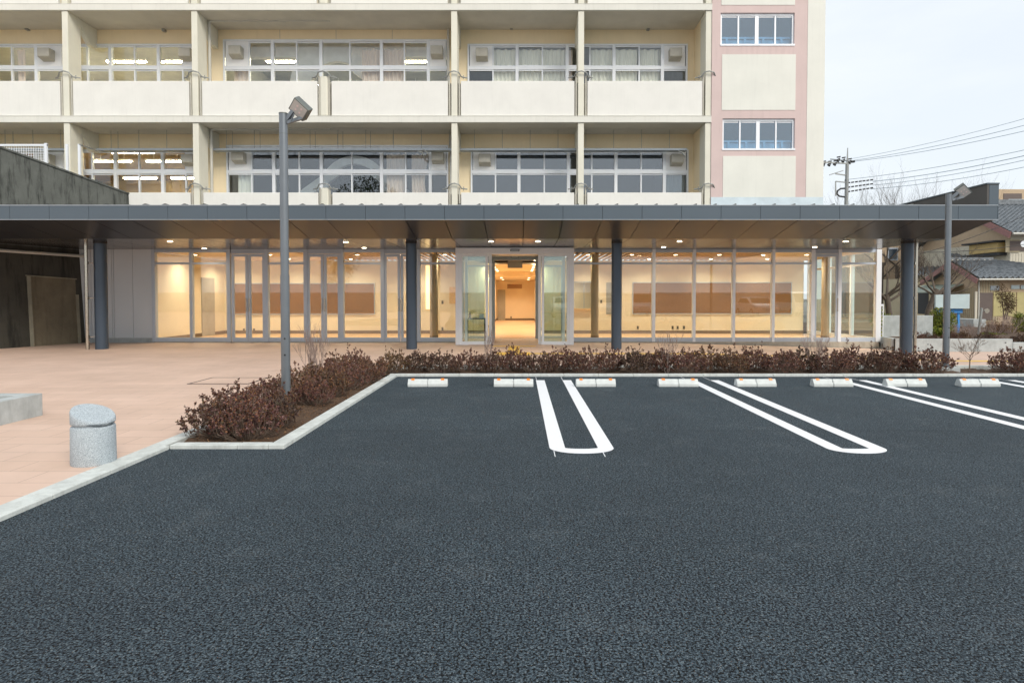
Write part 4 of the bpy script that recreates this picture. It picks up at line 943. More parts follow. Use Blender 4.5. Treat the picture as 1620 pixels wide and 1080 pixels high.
# ------------------------------------------------------------ canopy
CN = empty('canopy', (0, 15, 0), 'long flat dark blue-grey metal canopy with a sloping underside on round columns', 'canopy')
CX0, CX1 = -19.0, 10.55; YC0 = 14.0; YS = 15.55
zf0, zf1 = az(347, YC0), az(325.5, YC0)
seam = []; x = CX1
while x > CX0: seam.append(x); x -= 0.872
seam.append(CX0); seam = seam[::-1]
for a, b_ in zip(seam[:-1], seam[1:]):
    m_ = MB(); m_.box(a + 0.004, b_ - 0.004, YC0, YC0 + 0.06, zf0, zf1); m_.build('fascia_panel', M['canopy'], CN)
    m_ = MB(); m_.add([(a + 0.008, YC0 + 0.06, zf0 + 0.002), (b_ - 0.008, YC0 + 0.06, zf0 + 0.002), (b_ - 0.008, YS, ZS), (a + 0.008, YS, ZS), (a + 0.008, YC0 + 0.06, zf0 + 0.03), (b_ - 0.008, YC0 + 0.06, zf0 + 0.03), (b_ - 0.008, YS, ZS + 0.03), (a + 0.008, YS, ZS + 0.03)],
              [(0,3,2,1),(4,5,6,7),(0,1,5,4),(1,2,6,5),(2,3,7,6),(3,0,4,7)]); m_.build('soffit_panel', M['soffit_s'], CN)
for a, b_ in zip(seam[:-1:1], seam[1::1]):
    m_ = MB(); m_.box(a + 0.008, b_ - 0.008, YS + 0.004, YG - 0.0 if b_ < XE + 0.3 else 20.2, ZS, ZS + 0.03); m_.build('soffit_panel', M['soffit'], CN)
m_ = MB(); m_.box(CX0, CX1, YC0 + 0.03, YC0 + 0.055, zf0 + 0.01, zf1 - 0.01); m_.box(CX0, CX1 - 0.01, YC0 + 0.08, YG, ZS + 0.34, zf1 - 0.06)
m_.box(CX0, CX1 - 0.01, YS, YG + 0.1, ZS + 0.035, ZS + 0.06)
m_.build('core', M['joint'], CN)
m_ = MB(); m_.box(CX0, CX1, YC0 - 0.012, YC0 + 0.09, zf1, zf1 + 0.018); m_.box(CX0, CX1, YC0 - 0.006, YC0 + 0.02, zf0 - 0.012, zf0); m_.build('edge_trim', M['alu_d'], CN)
m_ = MB(); m_.box(CX0, CX1 - 0.2, YC0 + 0.09, YG + 2.5, zf1 - 0.06, zf1 - 0.02); rf = m_.build('roof', M['roof_m'], CN)
m_ = MB(); x = CX0 + 0.2
while x < 9.0:
    m_.prism([(x, zf1 + 0.018), (x + 0.10, zf1 + 0.018), (x + 0.10, zf1 + 0.05), (x + 0.075, zf1 + 0.05)], lambda u, v, w: (u, w, v), YC0 + 0.02, YC0 + 0.25); x += 0.435
m_.build('seam_ends', M['roof_m'], rf)
# upstand wall along the right edge
zu = az(291.5, YC0)
m_ = MB(); m_.box(CX1 - 0.24, CX1, YC0 + 0.0, 20.2, zf1 + 0.018, zu); m_.build('upstand', M['upstand'], CN)
m_ = MB(); m_.box(CX1 - 0.20, CX1 + 0.004, YC0 - 0.008, YC0, zf1 + 0.02, zu - 0.02); m_.box(CX1 - 0.26, CX1 + 0.02, YC0 - 0.015, 20.2, zu, zu + 0.03); m_.box(CX1, CX1 + 0.012, YC0 - 0.005, 20.2, zf0, zu); m_.build('upstand_cladding', M['canopy'], CN)
# closing panels where the sloped part ends on the right
m_ = MB(); m_.prism([(YC0 + 0.06, zf0), (YS, ZS), (20.2, ZS), (20.2, zf1), (YC0 + 0.06, zf1)], lambda u, v, w: (w, u, v), CX1 - 0.02, CX1 - 0.002); m_.build('end_panel', M['canopy'], CN)
cols = [(-10.92, 0.152), (-2.82, 0.140), (2.53, 0.135), (10.1, 0.150)]
for x, r in cols:
    m_ = MB(); m_.cyl(x, 16.5, slope(x) - 0.02, ZS, r, 36); c = m_.build('column', M['column'], CN)
    m_ = MB(); m_.cyl(x, 16.5, ZS - 0.035, ZS - 0.001, r + 0.006, 36); m_.build('collar', M['joint'], c)
for x, cx, sg in ((-11.16, -10.92, 1), (10.33, 10.1, -1)):
    y = 16.30 if sg == 1 else 16.5
    m_ = MB(); m_.cyl(x, y, slope(x), ZS, 0.042, 20); m_.build('downpipe', M['steel'], CN)
    for z in (0.35, 1.35, 2.25):
        m_ = MB(); m_.tube([(x, y, z), (cx - sg * 0.1, y + (0.06 if sg == 1 else 0), z)], 0.012, 6); m_.box(x + sg*0.06 - 0.012, x + sg*0.06 + 0.012, y - 0.075, y - 0.0, z - 0.035, z + 0.035); m_.build('pipe_bracket', M['steel'], CN)
for px in (269, 805 - 28, 323, 576, 851, 1050, 1075, 1289, 1338, 547):
    py = {269: 382, 777: 382, 323: 393, 576: 392, 851: 382, 1050: 391, 1075: 382, 1289: 391, 1338: 382, 547: 383}[px]
    Y = (ZS - EYE) * 1000 / (472 - py); x = at(px, py, Y)[0]; downlight(x, Y, ZS - 0.001, 14, CN, 0.06)

# ------------------------------------------------------------ low concrete planting walls on the right
Yp = 17.9
pw = empty('planting_wall', (12, Yp, -0.16), 'low pale concrete retaining wall with square panels behind the right end of the paving', 'retaining wall')
pts = [(10.95, 19.0), (ax(1421, Yp), Yp + 0.15), (ax(1447, Yp), Yp), (ax(1494, Yp), Yp - 0.02), (ax(1544, Yp), Yp - 0.04), (ax(1598, Yp), Yp - 0.06)]
m_ = MB()
for (a, b_) in zip(pts[:-1], pts[1:]):
    d = (Vector(b_) - Vector(a)).normalized() * 0.005
    m_.bar((a[0] + d.x, a[1] + d.y, 0.0), (b_[0] - d.x, b_[1] - d.y, 0.0), 0.16, 0.40)
m_.build('wall', M['concrete'], pw, bevel=0.01)
m_ = MB()
for a in pts[1:-1]: m_.box(a[0] - 0.012, a[0] + 0.012, a[1] - 0.072, a[1] + 0.05, -0.3, 0.192)
m_.build('wall_joint', M['joint'], pw)
m_ = MB()
for px in (1470, 1528): x = ax(px, Yp); 
for px, dz in ((1464, 0.05), (1586, 0.1)): x = ax(px, Yp); m_.tube([(x, Yp - 0.155, dz), (x, Yp - 0.14, dz)], 0.014, 10)
m_.build('tie_hole', M['joint'], pw)
m_ = MB(); m_.box(ax(1599, Yp), 26, Yp - 0.12, Yp + 0.04, -0.3, 0.10); tag(m_.build('planting_wall', M['concrete'], bevel=0.01), 'lower step of the pale concrete planting wall at the right edge', 'retaining wall')
m_ = MB(); m_.box(at(1397.5, 510, 21)[0], at(1476, 510, 21)[0], 21, 21.18, -0.3, az(499, 21)); tag(m_.build('concrete_screen', M['concrete'], bevel=0.01), 'taller plain concrete screen wall behind the right canopy column', 'wall')
g = MB(); grid(g, [11.0, 13, 15, 18, 22, 60], [17.98, 18.6, 19.5, 21, 24, 28, 34], lambda x, y: 0.06 + 0.03 * math.sin(x * 2 + y * 3) - (0.1 if x > 14 and y < 19 else 0))
tag(g.build('planting_ground', M['soil']), kind='structure')
g = MB(); g.quad((10.8, 19, -0.14), (60, 34, -0.14), (60, 400, -0.14), (-60, 400, -0.14)); tag(g.build('far_ground', M['ground']), kind='structure')
gt = empty('side_gate', (11.4, 20, 0), 'small green lattice gate with a white post beside the glazed corner', 'gate')
Yg = 20.6; a, b_ = at(1391, 500, Yg)[0], at(1398, 500, Yg)[0]; m_ = MB(); m_.box(b_ - 0.03, b_, Yg, Yg + 0.04, -0.1, az(481, Yg)); m_.box(a - 0.2, b_ - 0.03, Yg, Yg + 0.03, az(484, Yg), az(481, Yg)); m_.build('frame', M['alu_bright'], gt)
m_ = MB()
for k in range(9): z = 0.1 + k * 0.12; m_.box(a - 0.2, b_ - 0.03, Yg + 0.01, Yg + 0.02, z, z + 0.05)
m_.build('slat', M['green'], gt)

# ------------------------------------------------------------ plants
def rvec(r): 
    while True:
        v = Vector((r.uniform(-1, 1), r.uniform(-1, 1), r.uniform(-1, 1)))
        if 0.05 < v.length < 1: return v.normalized()
def leaf_at(mb, p, d, L, W, r):
    d = d.normalized(); s = d.cross(rvec(r)); 
    if s.length < 1e-3: return
    s.normalize(); n = d.cross(s); q = p + d * L
    m_ = p + d * L * 0.5
    mb.v += [tuple(p), tuple(m_ + s * W + n * W * 0.35), tuple(q), tuple(m_ - s * W + n * W * 0.35)]
    k = len(mb.v); mb.f += [(k-4, k-3, k-2), (k-4, k-2, k-1)]; mb.sm += [False, False]
def shrub_proto(seed, w=0.34, h=0.40, nst=85, leaf=0.021, m=None, name='shrub'):
    r = random.Random(seed); root = empty(name); lv = MB(); tw = MB()
    for i in range(nst):
        th = r.uniform(0, 2 * math.pi); rad = w * math.sqrt(r.random()); ht = h * (1 - 0.55 * (rad / w) ** 2) * r.uniform(0.70, 1.12)
        if r.random() < 0.11: ht *= 1.32
        tip = Vector((rad * math.cos(th), rad * math.sin(th), ht)); basep = Vector((tip.x * 0.22, tip.y * 0.22, -0.03))
        mid = basep.lerp(tip, 0.55) + Vector((tip.x * 0.22, tip.y * 0.22, -0.02)) + rvec(r) * 0.02
        tw.tube([basep, mid, tip], 0.004, 3, 0.0016, caps=False)
        ends = [(tip, (tip - mid).normalized())]
        for k in range(4):
            t = r.uniform(0.15, 0.95); s0 = mid.lerp(tip, t) if r.random() < 0.72 else basep.lerp(mid, r.uniform(0.5, 1)); dd = ((tip - mid).normalized() + rvec(r) * 0.9 + Vector((0, 0, 0.35))).normalized()
            e = s0 + dd * r.uniform(0.03, 0.085); tw.tube([s0, e], 0.0018, 3, 0.001, caps=False); ends.append((e, dd))
        for e, dd in ends:
            for k in range(r.randint(7, 11)):
                ld = (dd * r.uniform(0.15, 1.0) + rvec(r) * 0.85); leaf_at(lv, e - dd * r.uniform(0, 0.035), ld, leaf * r.uniform(0.9, 1.5), leaf * 0.42, r)
    lv.build('foliage', m or M['azalea'], root, fix=False); tw.build('stem', M['twig'], root, fix=False); return root
protos = [shrub_proto(s, w, h) for s, w, h in ((1, 0.36, 0.40), (2, 0.33, 0.43), (3, 0.38, 0.38), (4, 0.30, 0.42), (5, 0.35, 0.36))]
used = set(); rs = random.Random(12)
def place_shrub(x, y, k, sc, label, group, z=0.0):
    p = protos[k]
    if k in used: o = copy_tree(p)
    else: o = p; used.add(k)
    o.location = (x, y, z); o.rotation_euler.z = rs.uniform(0, 6.28); o.scale = (sc * rs.uniform(0.95, 1.1), sc * rs.uniform(0.95, 1.1), sc); tag(o, label, 'shrub', group)
GN = 'dark red-brown shrubs in the near side bed'
near = [(-2.92, 6.18, 'dark red shrub at the front left corner of the near bed'), (-2.58, 6.02, 'dark red shrub at the front right corner of the near bed'), (-2.95, 6.72, 'dark red shrub second from the front along the paving side of the near bed'), (-2.52, 6.55, 'dark red shrub in front of the tall lamp post'),
        (-2.97, 7.35, 'dark red shrub just left of the tall lamp post foot'), (-2.93, 8.05, 'dark red shrub just behind the tall lamp post'), (-2.55, 7.95, 'dark red shrub right of the tall lamp post foot, by the side kerb'), (-2.96, 8.75, 'dark red shrub in front of the tall bare sapling'), (-2.56, 8.62, 'dark red shrub by the side kerb in front of the bare sapling'),
        (-2.93, 9.45, 'dark red shrub behind the tall bare sapling'), (-2.54, 9.30, 'dark red shrub by the side kerb beside the bare sapling'), (-2.92, 10.15, 'dark red shrub near the back of the side bed, paving side'), (-2.52, 10.0, 'dark red shrub near the back of the side bed, kerb side'), (-2.90, 10.9, 'dark red shrub at the inner corner where the two beds meet'), (-2.5, 10.65, 'dark red shrub touching the inner corner of the kerb')]
for i, (x, y, lb) in enumerate(near): place_shrub(x + rs.uniform(-0.03, 0.03), y, i % 5, [0.98, 0.95, 1.02, 0.80, 1.0, 1.0, 0.78, 1.05, 0.92, 1.05, 0.9, 1.0, 0.92, 1.0, 0.9][i], lb, GN)
k = 0; x = -2.25
while x < 7.35:
    sc = rs.uniform(0.92, 1.10)
    place_shrub(x, 11.42 + (0.16 if k % 2 else -0.12), (k * 3 + 1) % 5, sc, 'dark red shrub in the back hedge strip, %s from its left end' % ORD[k], 'dark red-brown shrubs in the back strip before the entrance'); x += 0.435; k += 1
for i, x in enumerate((8.95, 9.4, 9.85, 10.3, 10.75)): place_shrub(x, 11.45 + 0.1 * (i % 2), i, 1.0, 'dark red shrub right of the short lamp post, %s in its row' % ORD[i], 'dark red-brown shrubs right of the lamp post')
# far planting wall shrubs
k = 0
for i in range(17):
    x = 11.6 + i * 0.5; y = 18.45 + 0.25 * (i % 2)
    place_shrub(x, y, (i * 2) % 5, rs.uniform(0.75, 0.95), 'low dark red shrub above the far concrete planting wall, %s from the left' % ORD[i], 'dark red-brown shrubs above the far planting wall', 0.02 if x < 14 else -0.06)
# leaf litter
r = random.Random(3); lt = MB()
for i in range(5200):
    if r.random() < 0.45: x, y = r.uniform(-3.12, -2.26), r.uniform(5.75, 10.8)
    else: x, y = r.uniform(-3.1, 11), r.uniform(10.96, 12.0)
    leaf_at(lt, Vector((x, y, r.uniform(-0.005, 0.02))), Vector((r.uniform(-1, 1), r.uniform(-1, 1), r.uniform(-0.1, 0.25))), r.uniform(0.012, 0.03), 0.006, r)
tag(lt.build('leaf_litter', M['litter'], fix=False), 'dry brown leaves scattered on the soil of the beds', 'leaf litter', kind='stuff')

# bare saplings and trees
def branchy(mb, p, d, L, rad, depth, r, kids=3, spread=0.6, curve=0.15, n=5, up=0.15, shrink=0.68):
    seg = 4; pts = [p]; q = p
    for i in range(seg):
        d = (d + rvec(r) * curve + Vector((0, 0, up * 0.3))).normalized(); q = q + d * L / seg; pts.append(q)
    r2 = rad * 0.55; mb.tube(pts, rad, max(3, n), r2, caps=False)
    if depth <= 0: return
    for k in range(kids + (1 if r.random() < 0.4 else 0)):
        t = r.uniform(0.35, 1.0) if k else 1.0; i = min(seg - 1, int(t * seg)); s = pts[i].lerp(pts[i + 1], t * seg - i) if i < seg else pts[-1]
        dd = (d + rvec(r) * spread + Vector((0, 0, up))).normalized()
        branchy(mb, s, dd, L * shrink * r.uniform(0.75, 1.15), max(rad * 0.55 * (1 - 0.3 * t), 0.0022), depth - 1, r, kids, spread, curve, n - 1, up, shrink)
def sapling(x, y, h, seed, label, nst=5, m='twig_g', depth=3, spread=0.5, rad=0.009, single=False, lean=0.32, L0=0.42):
    root = empty('bare_sapling', (x, y, 0), label, 'sapling', 'leafless saplings in the shrub beds'); r = random.Random(seed)
    mb = MB()
    if single:
        top = Vector((x + 0.01, y, h * 0.42)); mb.tube([(x, y, -0.05), (x + 0.008, y, h * 0.2), top], rad * 1.5, 6, rad, caps=False); mb.build('trunk', M[m], root, fix=False)
        mb = MB()
        for k in range(7): th = k * 0.9; branchy(mb, top - Vector((0, 0, 0.05 * (k % 3))), Vector((math.cos(th) * 0.9, math.sin(th) * 0.9, 0.75)), h * 0.30, rad * 0.7, 3, r, 3, 0.55, 0.12, 4, 0.1)
    else:
        for k in range(nst):
            th = k * 2.4 + r.uniform(-0.3, 0.3); d = Vector((math.cos(th) * lean, math.sin(th) * lean, 1))
            branchy(mb, Vector((x + 0.02 * math.cos(th), y + 0.02 * math.sin(th), -0.03)), d, h * L0, rad, depth, r, 3, spread, 0.10, 4, 0.25)
    mb.build('branches', M[m], root, fix=False); return root
sapling(-3.02, 9.25, 1.0, 5, 'tallest leafless grey sapling rising left of the hedge beside the tall lamp post', 7, lean=0.22, depth=3, spread=0.45)
sapling(ax(773, 11.3), 11.3, 0.92, 8, 'slim leafless sapling in front of the left door screen of the entrance', 4, lean=0.15, spread=0.42)
sapling(ax(1057, 11.3), 11.35, 0.80, 11, 'leafless sapling in the hedge below the right notice board', 4, lean=0.28, spread=0.5)
sapling(ax(1291, 11.4), 11.4, 0.74, 14, 'leafless sapling in the hedge before the far right glass door', 6, lean=0.4, spread=0.5)
sapling(ax(1535.5, 11.75), 11.75, 0.66, 17, 'small tree-shaped reddish sapling right of the short lamp post', m='twig', single=True, rad=0.008)
def tree(x, y, h, seed, label, rad=0.09, trunk_h=None, dirs=6, depth=4, group='bare winter trees by the houses', lean=(0, 0), spread=0.55, up=0.1, L=None):
    root = empty('bare_tree', (x, y, 0), label, 'tree', group); r = random.Random(seed); th_ = trunk_h or h * 0.35
    mb = MB(); top = Vector((x + lean[0], y + lean[1], th_)); mb.tube([(x, y, -0.2), (x + lean[0] * 0.3, y, th_ * 0.5), top], rad, 8, rad * 0.8, caps=False); mb.build('trunk', M['bark'], root, fix=False)
    mb = MB()
    for k in range(dirs): a = k * 2.4 + r.uniform(-.4, .4); branchy(mb, top - Vector((0, 0, r.uniform(0, 0.3) * th_)), Vector((math.cos(a) * 0.9, math.sin(a) * 0.9, 0.7)), L or h * 0.3, rad * 0.45, depth, r, 3, spread, 0.18, 6, up)
    mb.build('branches', M['bark'], root, fix=False); return root
tree(ax(1409, 23.5), 23.5, 3.4, 21, 'leafless pollarded tree right of the glazed corner, left of the canopy column', 0.12, 1.5, 6, 3, lean=(-0.15, 0), up=0.3)
tree(ax(1463, 24.5), 24.5, 3.6, 25, 'leafless tree with long arching branches between the canopy column and the short lamp post', 0.11, 1.7, 7, 4, lean=(0.45, 0), up=0.12)
for px, sd, h in ((1395, 31, 9.6), (1452, 33, 10.6), (1418, 35, 9.0)): tree(ax(px, 44), 44, h, sd, {1395: 'far leafless tree top just right of the utility pole', 1452: 'tallest far leafless tree top left of the canopy upstand', 1418: 'small far leafless tree top between two others above the canopy'}[px], 0.13, h * 0.4, 7, 4, 'far bare tree tops above the canopy', up=0.25, L=h * 0.3, spread=0.5)
# green hedges and garden plants
def leaf_blob(mb, c, rad, n, r, leaf=0.05, flat=0.8):
    for i in range(n):
        v = rvec(r) * (r.random() ** 0.35); p = Vector(c) + Vector((v.x * rad[0], v.y * rad[1], v.z * rad[2])); leaf_at(mb, p, v + rvec(r) * 0.8, leaf * r.uniform(0.7, 1.4), leaf * 0.3, r)
def bush(x, y, z, rad, n, seed, m, name, label, cat, leaf=0.06, group=None, lumps=7):
    r = random.Random(seed); root = empty(name, (x, y, z), label, cat, group); mb = MB(); st = MB()
    for k in range(lumps):
        c = (x + r.uniform(-0.6, 0.6) * rad[0], y + r.uniform(-0.5, 0.5) * rad[1], z + rad[2] * r.uniform(0.45, 1.35)); leaf_blob(mb, c, (rad[0] * 0.5, rad[1] * 0.5, rad[2] * 0.55), n // lumps, r, leaf)
        st.tube([(x + r.uniform(-.1, .1), y, z - 0.1), c], 0.02, 4, 0.008, caps=False)
    mb.build('foliage', m, root, fix=False); st.build('stem', M['twig'], root, fix=False); return root
bush(ax(1418, 22.2), 22.2, 0.1, (0.75, 0.45, 0.42), 3600, 1, M['green'], 'green_hedge', 'yellow-green hedge behind the concrete screen, left of the canopy column', 'hedge')
bush(ax(1466, 22.3), 22.3, 0.1, (0.85, 0.45, 0.52), 4200, 2, M['green'], 'green_hedge', 'yellow-green hedge behind the concrete screen, right of the canopy column', 'hedge')
bush(ax(1492, 21.4), 21.4, -0.05, (0.5, 0.3, 0.22), 1300, 3, M['green'], 'green_bush', 'small green bush beside the right end of the concrete screen', 'bush')
bush(ax(1568, 22.5), 22.5, -0.1, (0.6, 0.3, 0.12), 1500, 4, M['green'], 'grass_tuft', 'low bright green tuft below the round mirror', 'plant')
bush(ax(1612, 24), 24, 0.05, (0.4, 0.35, 0.45), 1500, 5, M['green'], 'green_bush', 'green bush at the right edge in front of the tan house', 'bush')
bush(ax(1592, 25.4), 25.4, 0.6, (0.42, 0.3, 0.75), 1900, 6, M['litter'], 'climbing_shrub', 'tall brownish climbing shrub against the front of the low tiled house', 'shrub', 0.05)
bush(ax(1590, 23.4), 23.4, 0.0, (0.95, 0.5, 0.32), 1200, 7, M['litter'], 'dry_bush', 'low tangled grey-brown bush at the right edge of the garden', 'bush', 0.04)
r = random.Random(9); o = None
for (px, Y, h, sd, lb) in ((1600, 23.2, 0.9, 41, 'tangle of leafless twigs at the right edge of the garden'), (1578, 23.0, 0.8, 42, 'leafless twiggy plant beside the round mirror post'), (1538, 20.5, 0.75, 43, 'leafless twiggy plant right of the blue sign legs'), (1520, 20.2, 0.6, 44, 'small leafless plant below the blank sign board')):
    sapling(ax(px, Y), Y, h, sd, lb, 8, lean=0.75, depth=3, spread=0.7, rad=0.01)['group'] = 'leafless garden plants'

# sign board on blue legs (its face is blank)
Ys = 23.2; sx0, sx1 = at(1481, 480, Ys)[0], at(1531, 480, Ys)[0]; sz0, sz1 = az(488, Ys), az(465, Ys)
sg = empty('sign_board', ((sx0 + sx1) / 2, Ys, 0), 'pale blank sign board on bright blue legs beside the short lamp post', 'sign')
m_ = MB(); m_.add([(sx0, Ys + 0.03, sz0), (sx1, Ys - 0.03, sz0), (sx1, Ys - 0.03, sz1), (sx0, Ys + 0.03, sz1 - 0.03), (sx0, Ys + 0.1, sz0), (sx1 + 0.14, Ys + 0.1, sz0), (sx1 + 0.14, Ys + 0.1, sz1), (sx0, Ys + 0.1, sz1 - 0.03)], [(0,1,2,3),(4,7,6,5),(0,4,5,1),(1,5,6,2),(2,6,7,3),(3,7,4,0)])
M['signface'] = pmat('blank_sign_face', (0.50, 0.60, 0.62), 0.4, var=0.2, scale=1.2); M['blue'] = pmat('bright_blue_paint', (0.05, 0.28, 0.70), 0.5, var=0.1)
m_.build('panel', M['signface'], sg)
m_ = MB(); w = 0.075; zl = az(495, Ys)
m_.box(sx0 + 0.12, sx1 - 0.10, Ys + 0.11, Ys + 0.16, zl, sz0 + 0.02)
m_.build('crossbar', M['blue'], sg)
for x in (sx0 + 0.20, sx1 - 0.24): m_ = MB(); m_.box(x, x + w, Ys + 0.165, Ys + 0.22, -0.1, sz0); m_.build('leg', M['blue'], sg)
# convex mirror on a leaning grey post
Ym = 22.0; mr = empty('traffic_mirror', (ax(1551, Ym), Ym, 0), 'small round mirror on a leaning grey post in the garden', 'mirror')
a = at(1548, 527, Ym); b_ = at(1553, 487, Ym); m_ = MB(); m_.tube([(a[0], Ym, a[1] - 0.1), (b_[0], Ym, b_[1])], 0.045, 10); m_.build('post', M['rail'], mr)
c = at(1560, 491.5, Ym); m_ = MB(); m_.tube([(c[0], Ym - 0.05, c[1]), (c[0], Ym, c[1]), (c[0] + 0.01, Ym + 0.05, c[1])], 0.085, 20, 0.05); m_.build('mirror', M['steel'], mr)
m_ = MB(); m_.tube([(b_[0], Ym, b_[1] - 0.1), (c[0], Ym + 0.03, c[1])], 0.015, 6); m_.build('arm', M['rail'], mr)

# ------------------------------------------------------------ houses on the right
def tile_mat():
    m, t, b = newmat('grey_roof_tiles'); g = N(t, 'ShaderNodeNewGeometry'); n = N(t, 'ShaderNodeTexNoise', Scale=6, Detail=5); t.links.new(g.outputs['Position'], n.inputs['Vector'])
    t.links.new(ramp(t, n.outputs['Fac'], [(0.3, (0.10, 0.115, 0.13)), (0.7, (0.23, 0.25, 0.27))]), b.inputs['Base Color']); b.inputs['Roughness'].default_value = 0.45; return m
M['tile'] = tile_mat()
def tile_roof(mb, p00, p10, p01, p11, thick=0.06):
    """slope with rows of pan tiles: p00 eave left, p10 eave right, p01 ridge left, p11 ridge right"""
    p00, p10, p01, p11 = map(Vector, (p00, p10, p01, p11)); W = (p10 - p00).length; H = (p01 - p00).length
    nx = max(3, int(W / 0.265)); ny = max(3, int(H / 0.24)); nrm = (p10 - p00).cross(p01 - p00).normalized()
    if nrm.z < 0: nrm = -nrm
    sub = 6; vs = []; cols_ = nx * sub + 1
    for j in range(ny):
        for e in (0, 1):
            v = (j + e) / ny; lift = 0.035 if e == 0 else 0.0
            for i in range(cols_):
                u = i / (nx * sub); P = p00.lerp(p10, u).lerp(p01.lerp(p11, u), v); ph = (i % sub) / sub
                vs.append(P + nrm * (lift + thick + 0.035 * math.cos(ph * 2 * math.pi) + (0.02 if ph < 0.2 else 0)))
    fs = []
    for j in range(2 * ny - 1):
        for i in range(cols_ - 1): a = j * cols_ + i; fs.append((a, a + 1, a + cols_ + 1, a + cols_))
    mb.add(vs, fs)
    for i in range(nx):  # round tile ends along the eave
        q = p00.lerp(p10, (i + 0.02) / nx) + nrm * 0.03; mb.tube([q - (p01 - p00).normalized() * 0.03, q], 0.05, 6)
M['ribbed'] = pmat('ribbed_siding_tan', (0.42, 0.36, 0.24), 0.7, var=0.1); M['ribbed_w'] = pmat('ribbed_siding_cream', (0.62, 0.58, 0.48), 0.7, var=0.08)
M['stucco'] = pmat('tan_stucco', (0.50, 0.38, 0.26), 0.85, var=0.08, bmp=0.2); M['barge'] = pmat('reddish_barge_board', (0.30, 0.15, 0.14), 0.7); M['yellow'] = pmat('ochre_shutter', (0.52, 0.38, 0.16), 0.7); M['ochre'] = pmat('ochre_screen', (0.48, 0.42, 0.2), 0.7)
M['awn'] = pmat('green_grey_awning', (0.26, 0.30, 0.25), 0.6); M['brown'] = pmat('brown_door', (0.13, 0.10, 0.09), 0.6)
def ribs(mb, x0, x1, y, z0, z1, step=0.12):
    x = x0
    while x < x1: mb.box(x, min(x + step * 0.55, x1), y - 0.018, y, z0, z1); x += step
def ribs_y(mb, x, y0, y1, z0, z1, step=0.14):
    y = y0
    while y < y1: mb.box(x - 0.018, x, y, min(y + step * 0.55, y1), z0, z1); y += step
# low front house
H1 = empty('low_tiled_house', (24, 31, 0), 'low tan house with a grey tiled roof behind the blank sign board', 'house')
hx, hy0, hy1 = 21.7, 30.0, 33.2; ze = 2.28; zr_ = 3.12; xr = 23.4; xe = 28.6; ym = 31.45
m_ = MB(); m_.box(hx, xe, hy0, hy0 + 0.15, 0, ze - 0.02); m_.box(hx, hx + 0.15, hy0 + 0.15, hy1, 0, ze - 0.02); m_.box(xe - .15, xe, hy0 + .15, hy1, 0, ze - .02); m_.box(hx + .15, xe - .15, hy1 - .15, hy1, 0, ze - .02)
m_.add([(hx + 0.02, hy0 - 0.02, ze - 0.03), (hx + 0.02, hy1, ze - 0.03), (hx + 0.02, ym, zr_ - 0.02), (hx + .12, hy0 - 0.02, ze - 0.03), (hx + .12, hy1, ze - 0.03), (hx + .12, ym, zr_ - 0.02)], [(0,1,2),(3,5,4),(0,3,4,1),(1,4,5,2),(2,5,3,0)])
m_.build('wall', M['stucco'], H1)
m_ = MB(); ribs(m_, hx + 0.16, at(1535, 460, hy0)[0] + 1.35, hy0, 0.2, ze - 0.1); ribs_y(m_, hx, hy0 + 0.05, hy1 - 1.2, 0.25, 1.85); m_.build('siding', M['ribbed'], H1)
m_ = MB(); tile_roof(m_, (hx - 0.35, hy0 - 0.45, ze - 0.05), (xe + 0.6, hy0 - 0.45, ze - 0.05), (hx - 0.35, ym, zr_ + 0.05), (xr, ym, zr_ + 0.05)); 
tile_roof(m_, (xe + 0.6, hy0 - 0.45, ze - 0.05), (xe + 0.6, hy1 + 0.4, ze - 0.05), (xr, ym, zr_ + 0.05), (xr, ym + 0.02, zr_ + 0.05)); m_.build('roof', M['tile'], H1, fix=False)
m_ = MB(); m_.add([(hx - 0.35, hy1 + 0.4, ze - 0.05), (xe + 0.6, hy1 + 0.4, ze - 0.05), (xr, ym, zr_ + 0.04), (hx - 0.35, ym, zr_ + 0.04)], [(0,1,2,3)]); m_.build('rear_roof', M['tile'], H1, fix=False)
m_ = MB(); m_.bar((hx - 0.38, ym, zr_ + 0.17), (xr + 0.05, ym, zr_ + 0.17), 0.22, 0.16); x = hx - 0.3
m_.build('ridge', M['tile'], H1)
m_ = MB()
while x < xr: m_.tube([(x, ym - 0.16, zr_ + 0.09), (x, ym - 0.10, zr_ + 0.09)], 0.045, 8); x += 0.265
m_.build('ridge_end_tile', M['ribbed_w'], H1)
m_ = MB(); m_.bar((hx - 0.37, hy0 - 0.5, ze - 0.14), (hx - 0.37, ym, zr_ - 0.06), 0.05, 0.24); m_.bar((hx - 0.37, hy1 + 0.45, ze - 0.14), (hx - 0.37, ym, zr_ - 0.06), 0.05, 0.24); m_.build('barge_board', M['barge'], H1)
m_ = MB(); m_.tube([(hx - 0.3, hy0 - 0.52, ze - 0.06), (xe + 0.6, hy0 - 0.52, ze - 0.03)], 0.05, 8); m_.tube([(hx + 0.05, hy0 - 0.05, ze - 0.1), (hx + 0.05, hy0 - 0.05, 0)], 0.035, 8); m_.build('gutter', M['pipe'], H1)
def box_px(nm, m, pa, pb, pt, pu, Y, t, par, d=0.0):
    a = at(pa, (pt+pu)/2, Y)[0]; b2 = at(pb, (pt+pu)/2, Y)[0]; q = MB(); q.box(a, b2, Y - t - d, Y - d, az(pu, Y), az(pt, Y)); return q.build(nm, m, par)
d_ = box_px('door', M['brown'], 1547, 1569, 463, 506, hy0, 0.03, H1, 0.02); box_px('door_frame', M['ribbed_w'], 1541, 1544, 461, 513, hy0, 0.06, H1, 0.02)
box_px('shutter', M['ochre'], 1571, 1606, 462, 500, hy0, 0.03, H1); box_px('shutter', M['ochre'], 1608, 1640, 462, 500, hy0, 0.03, H1)
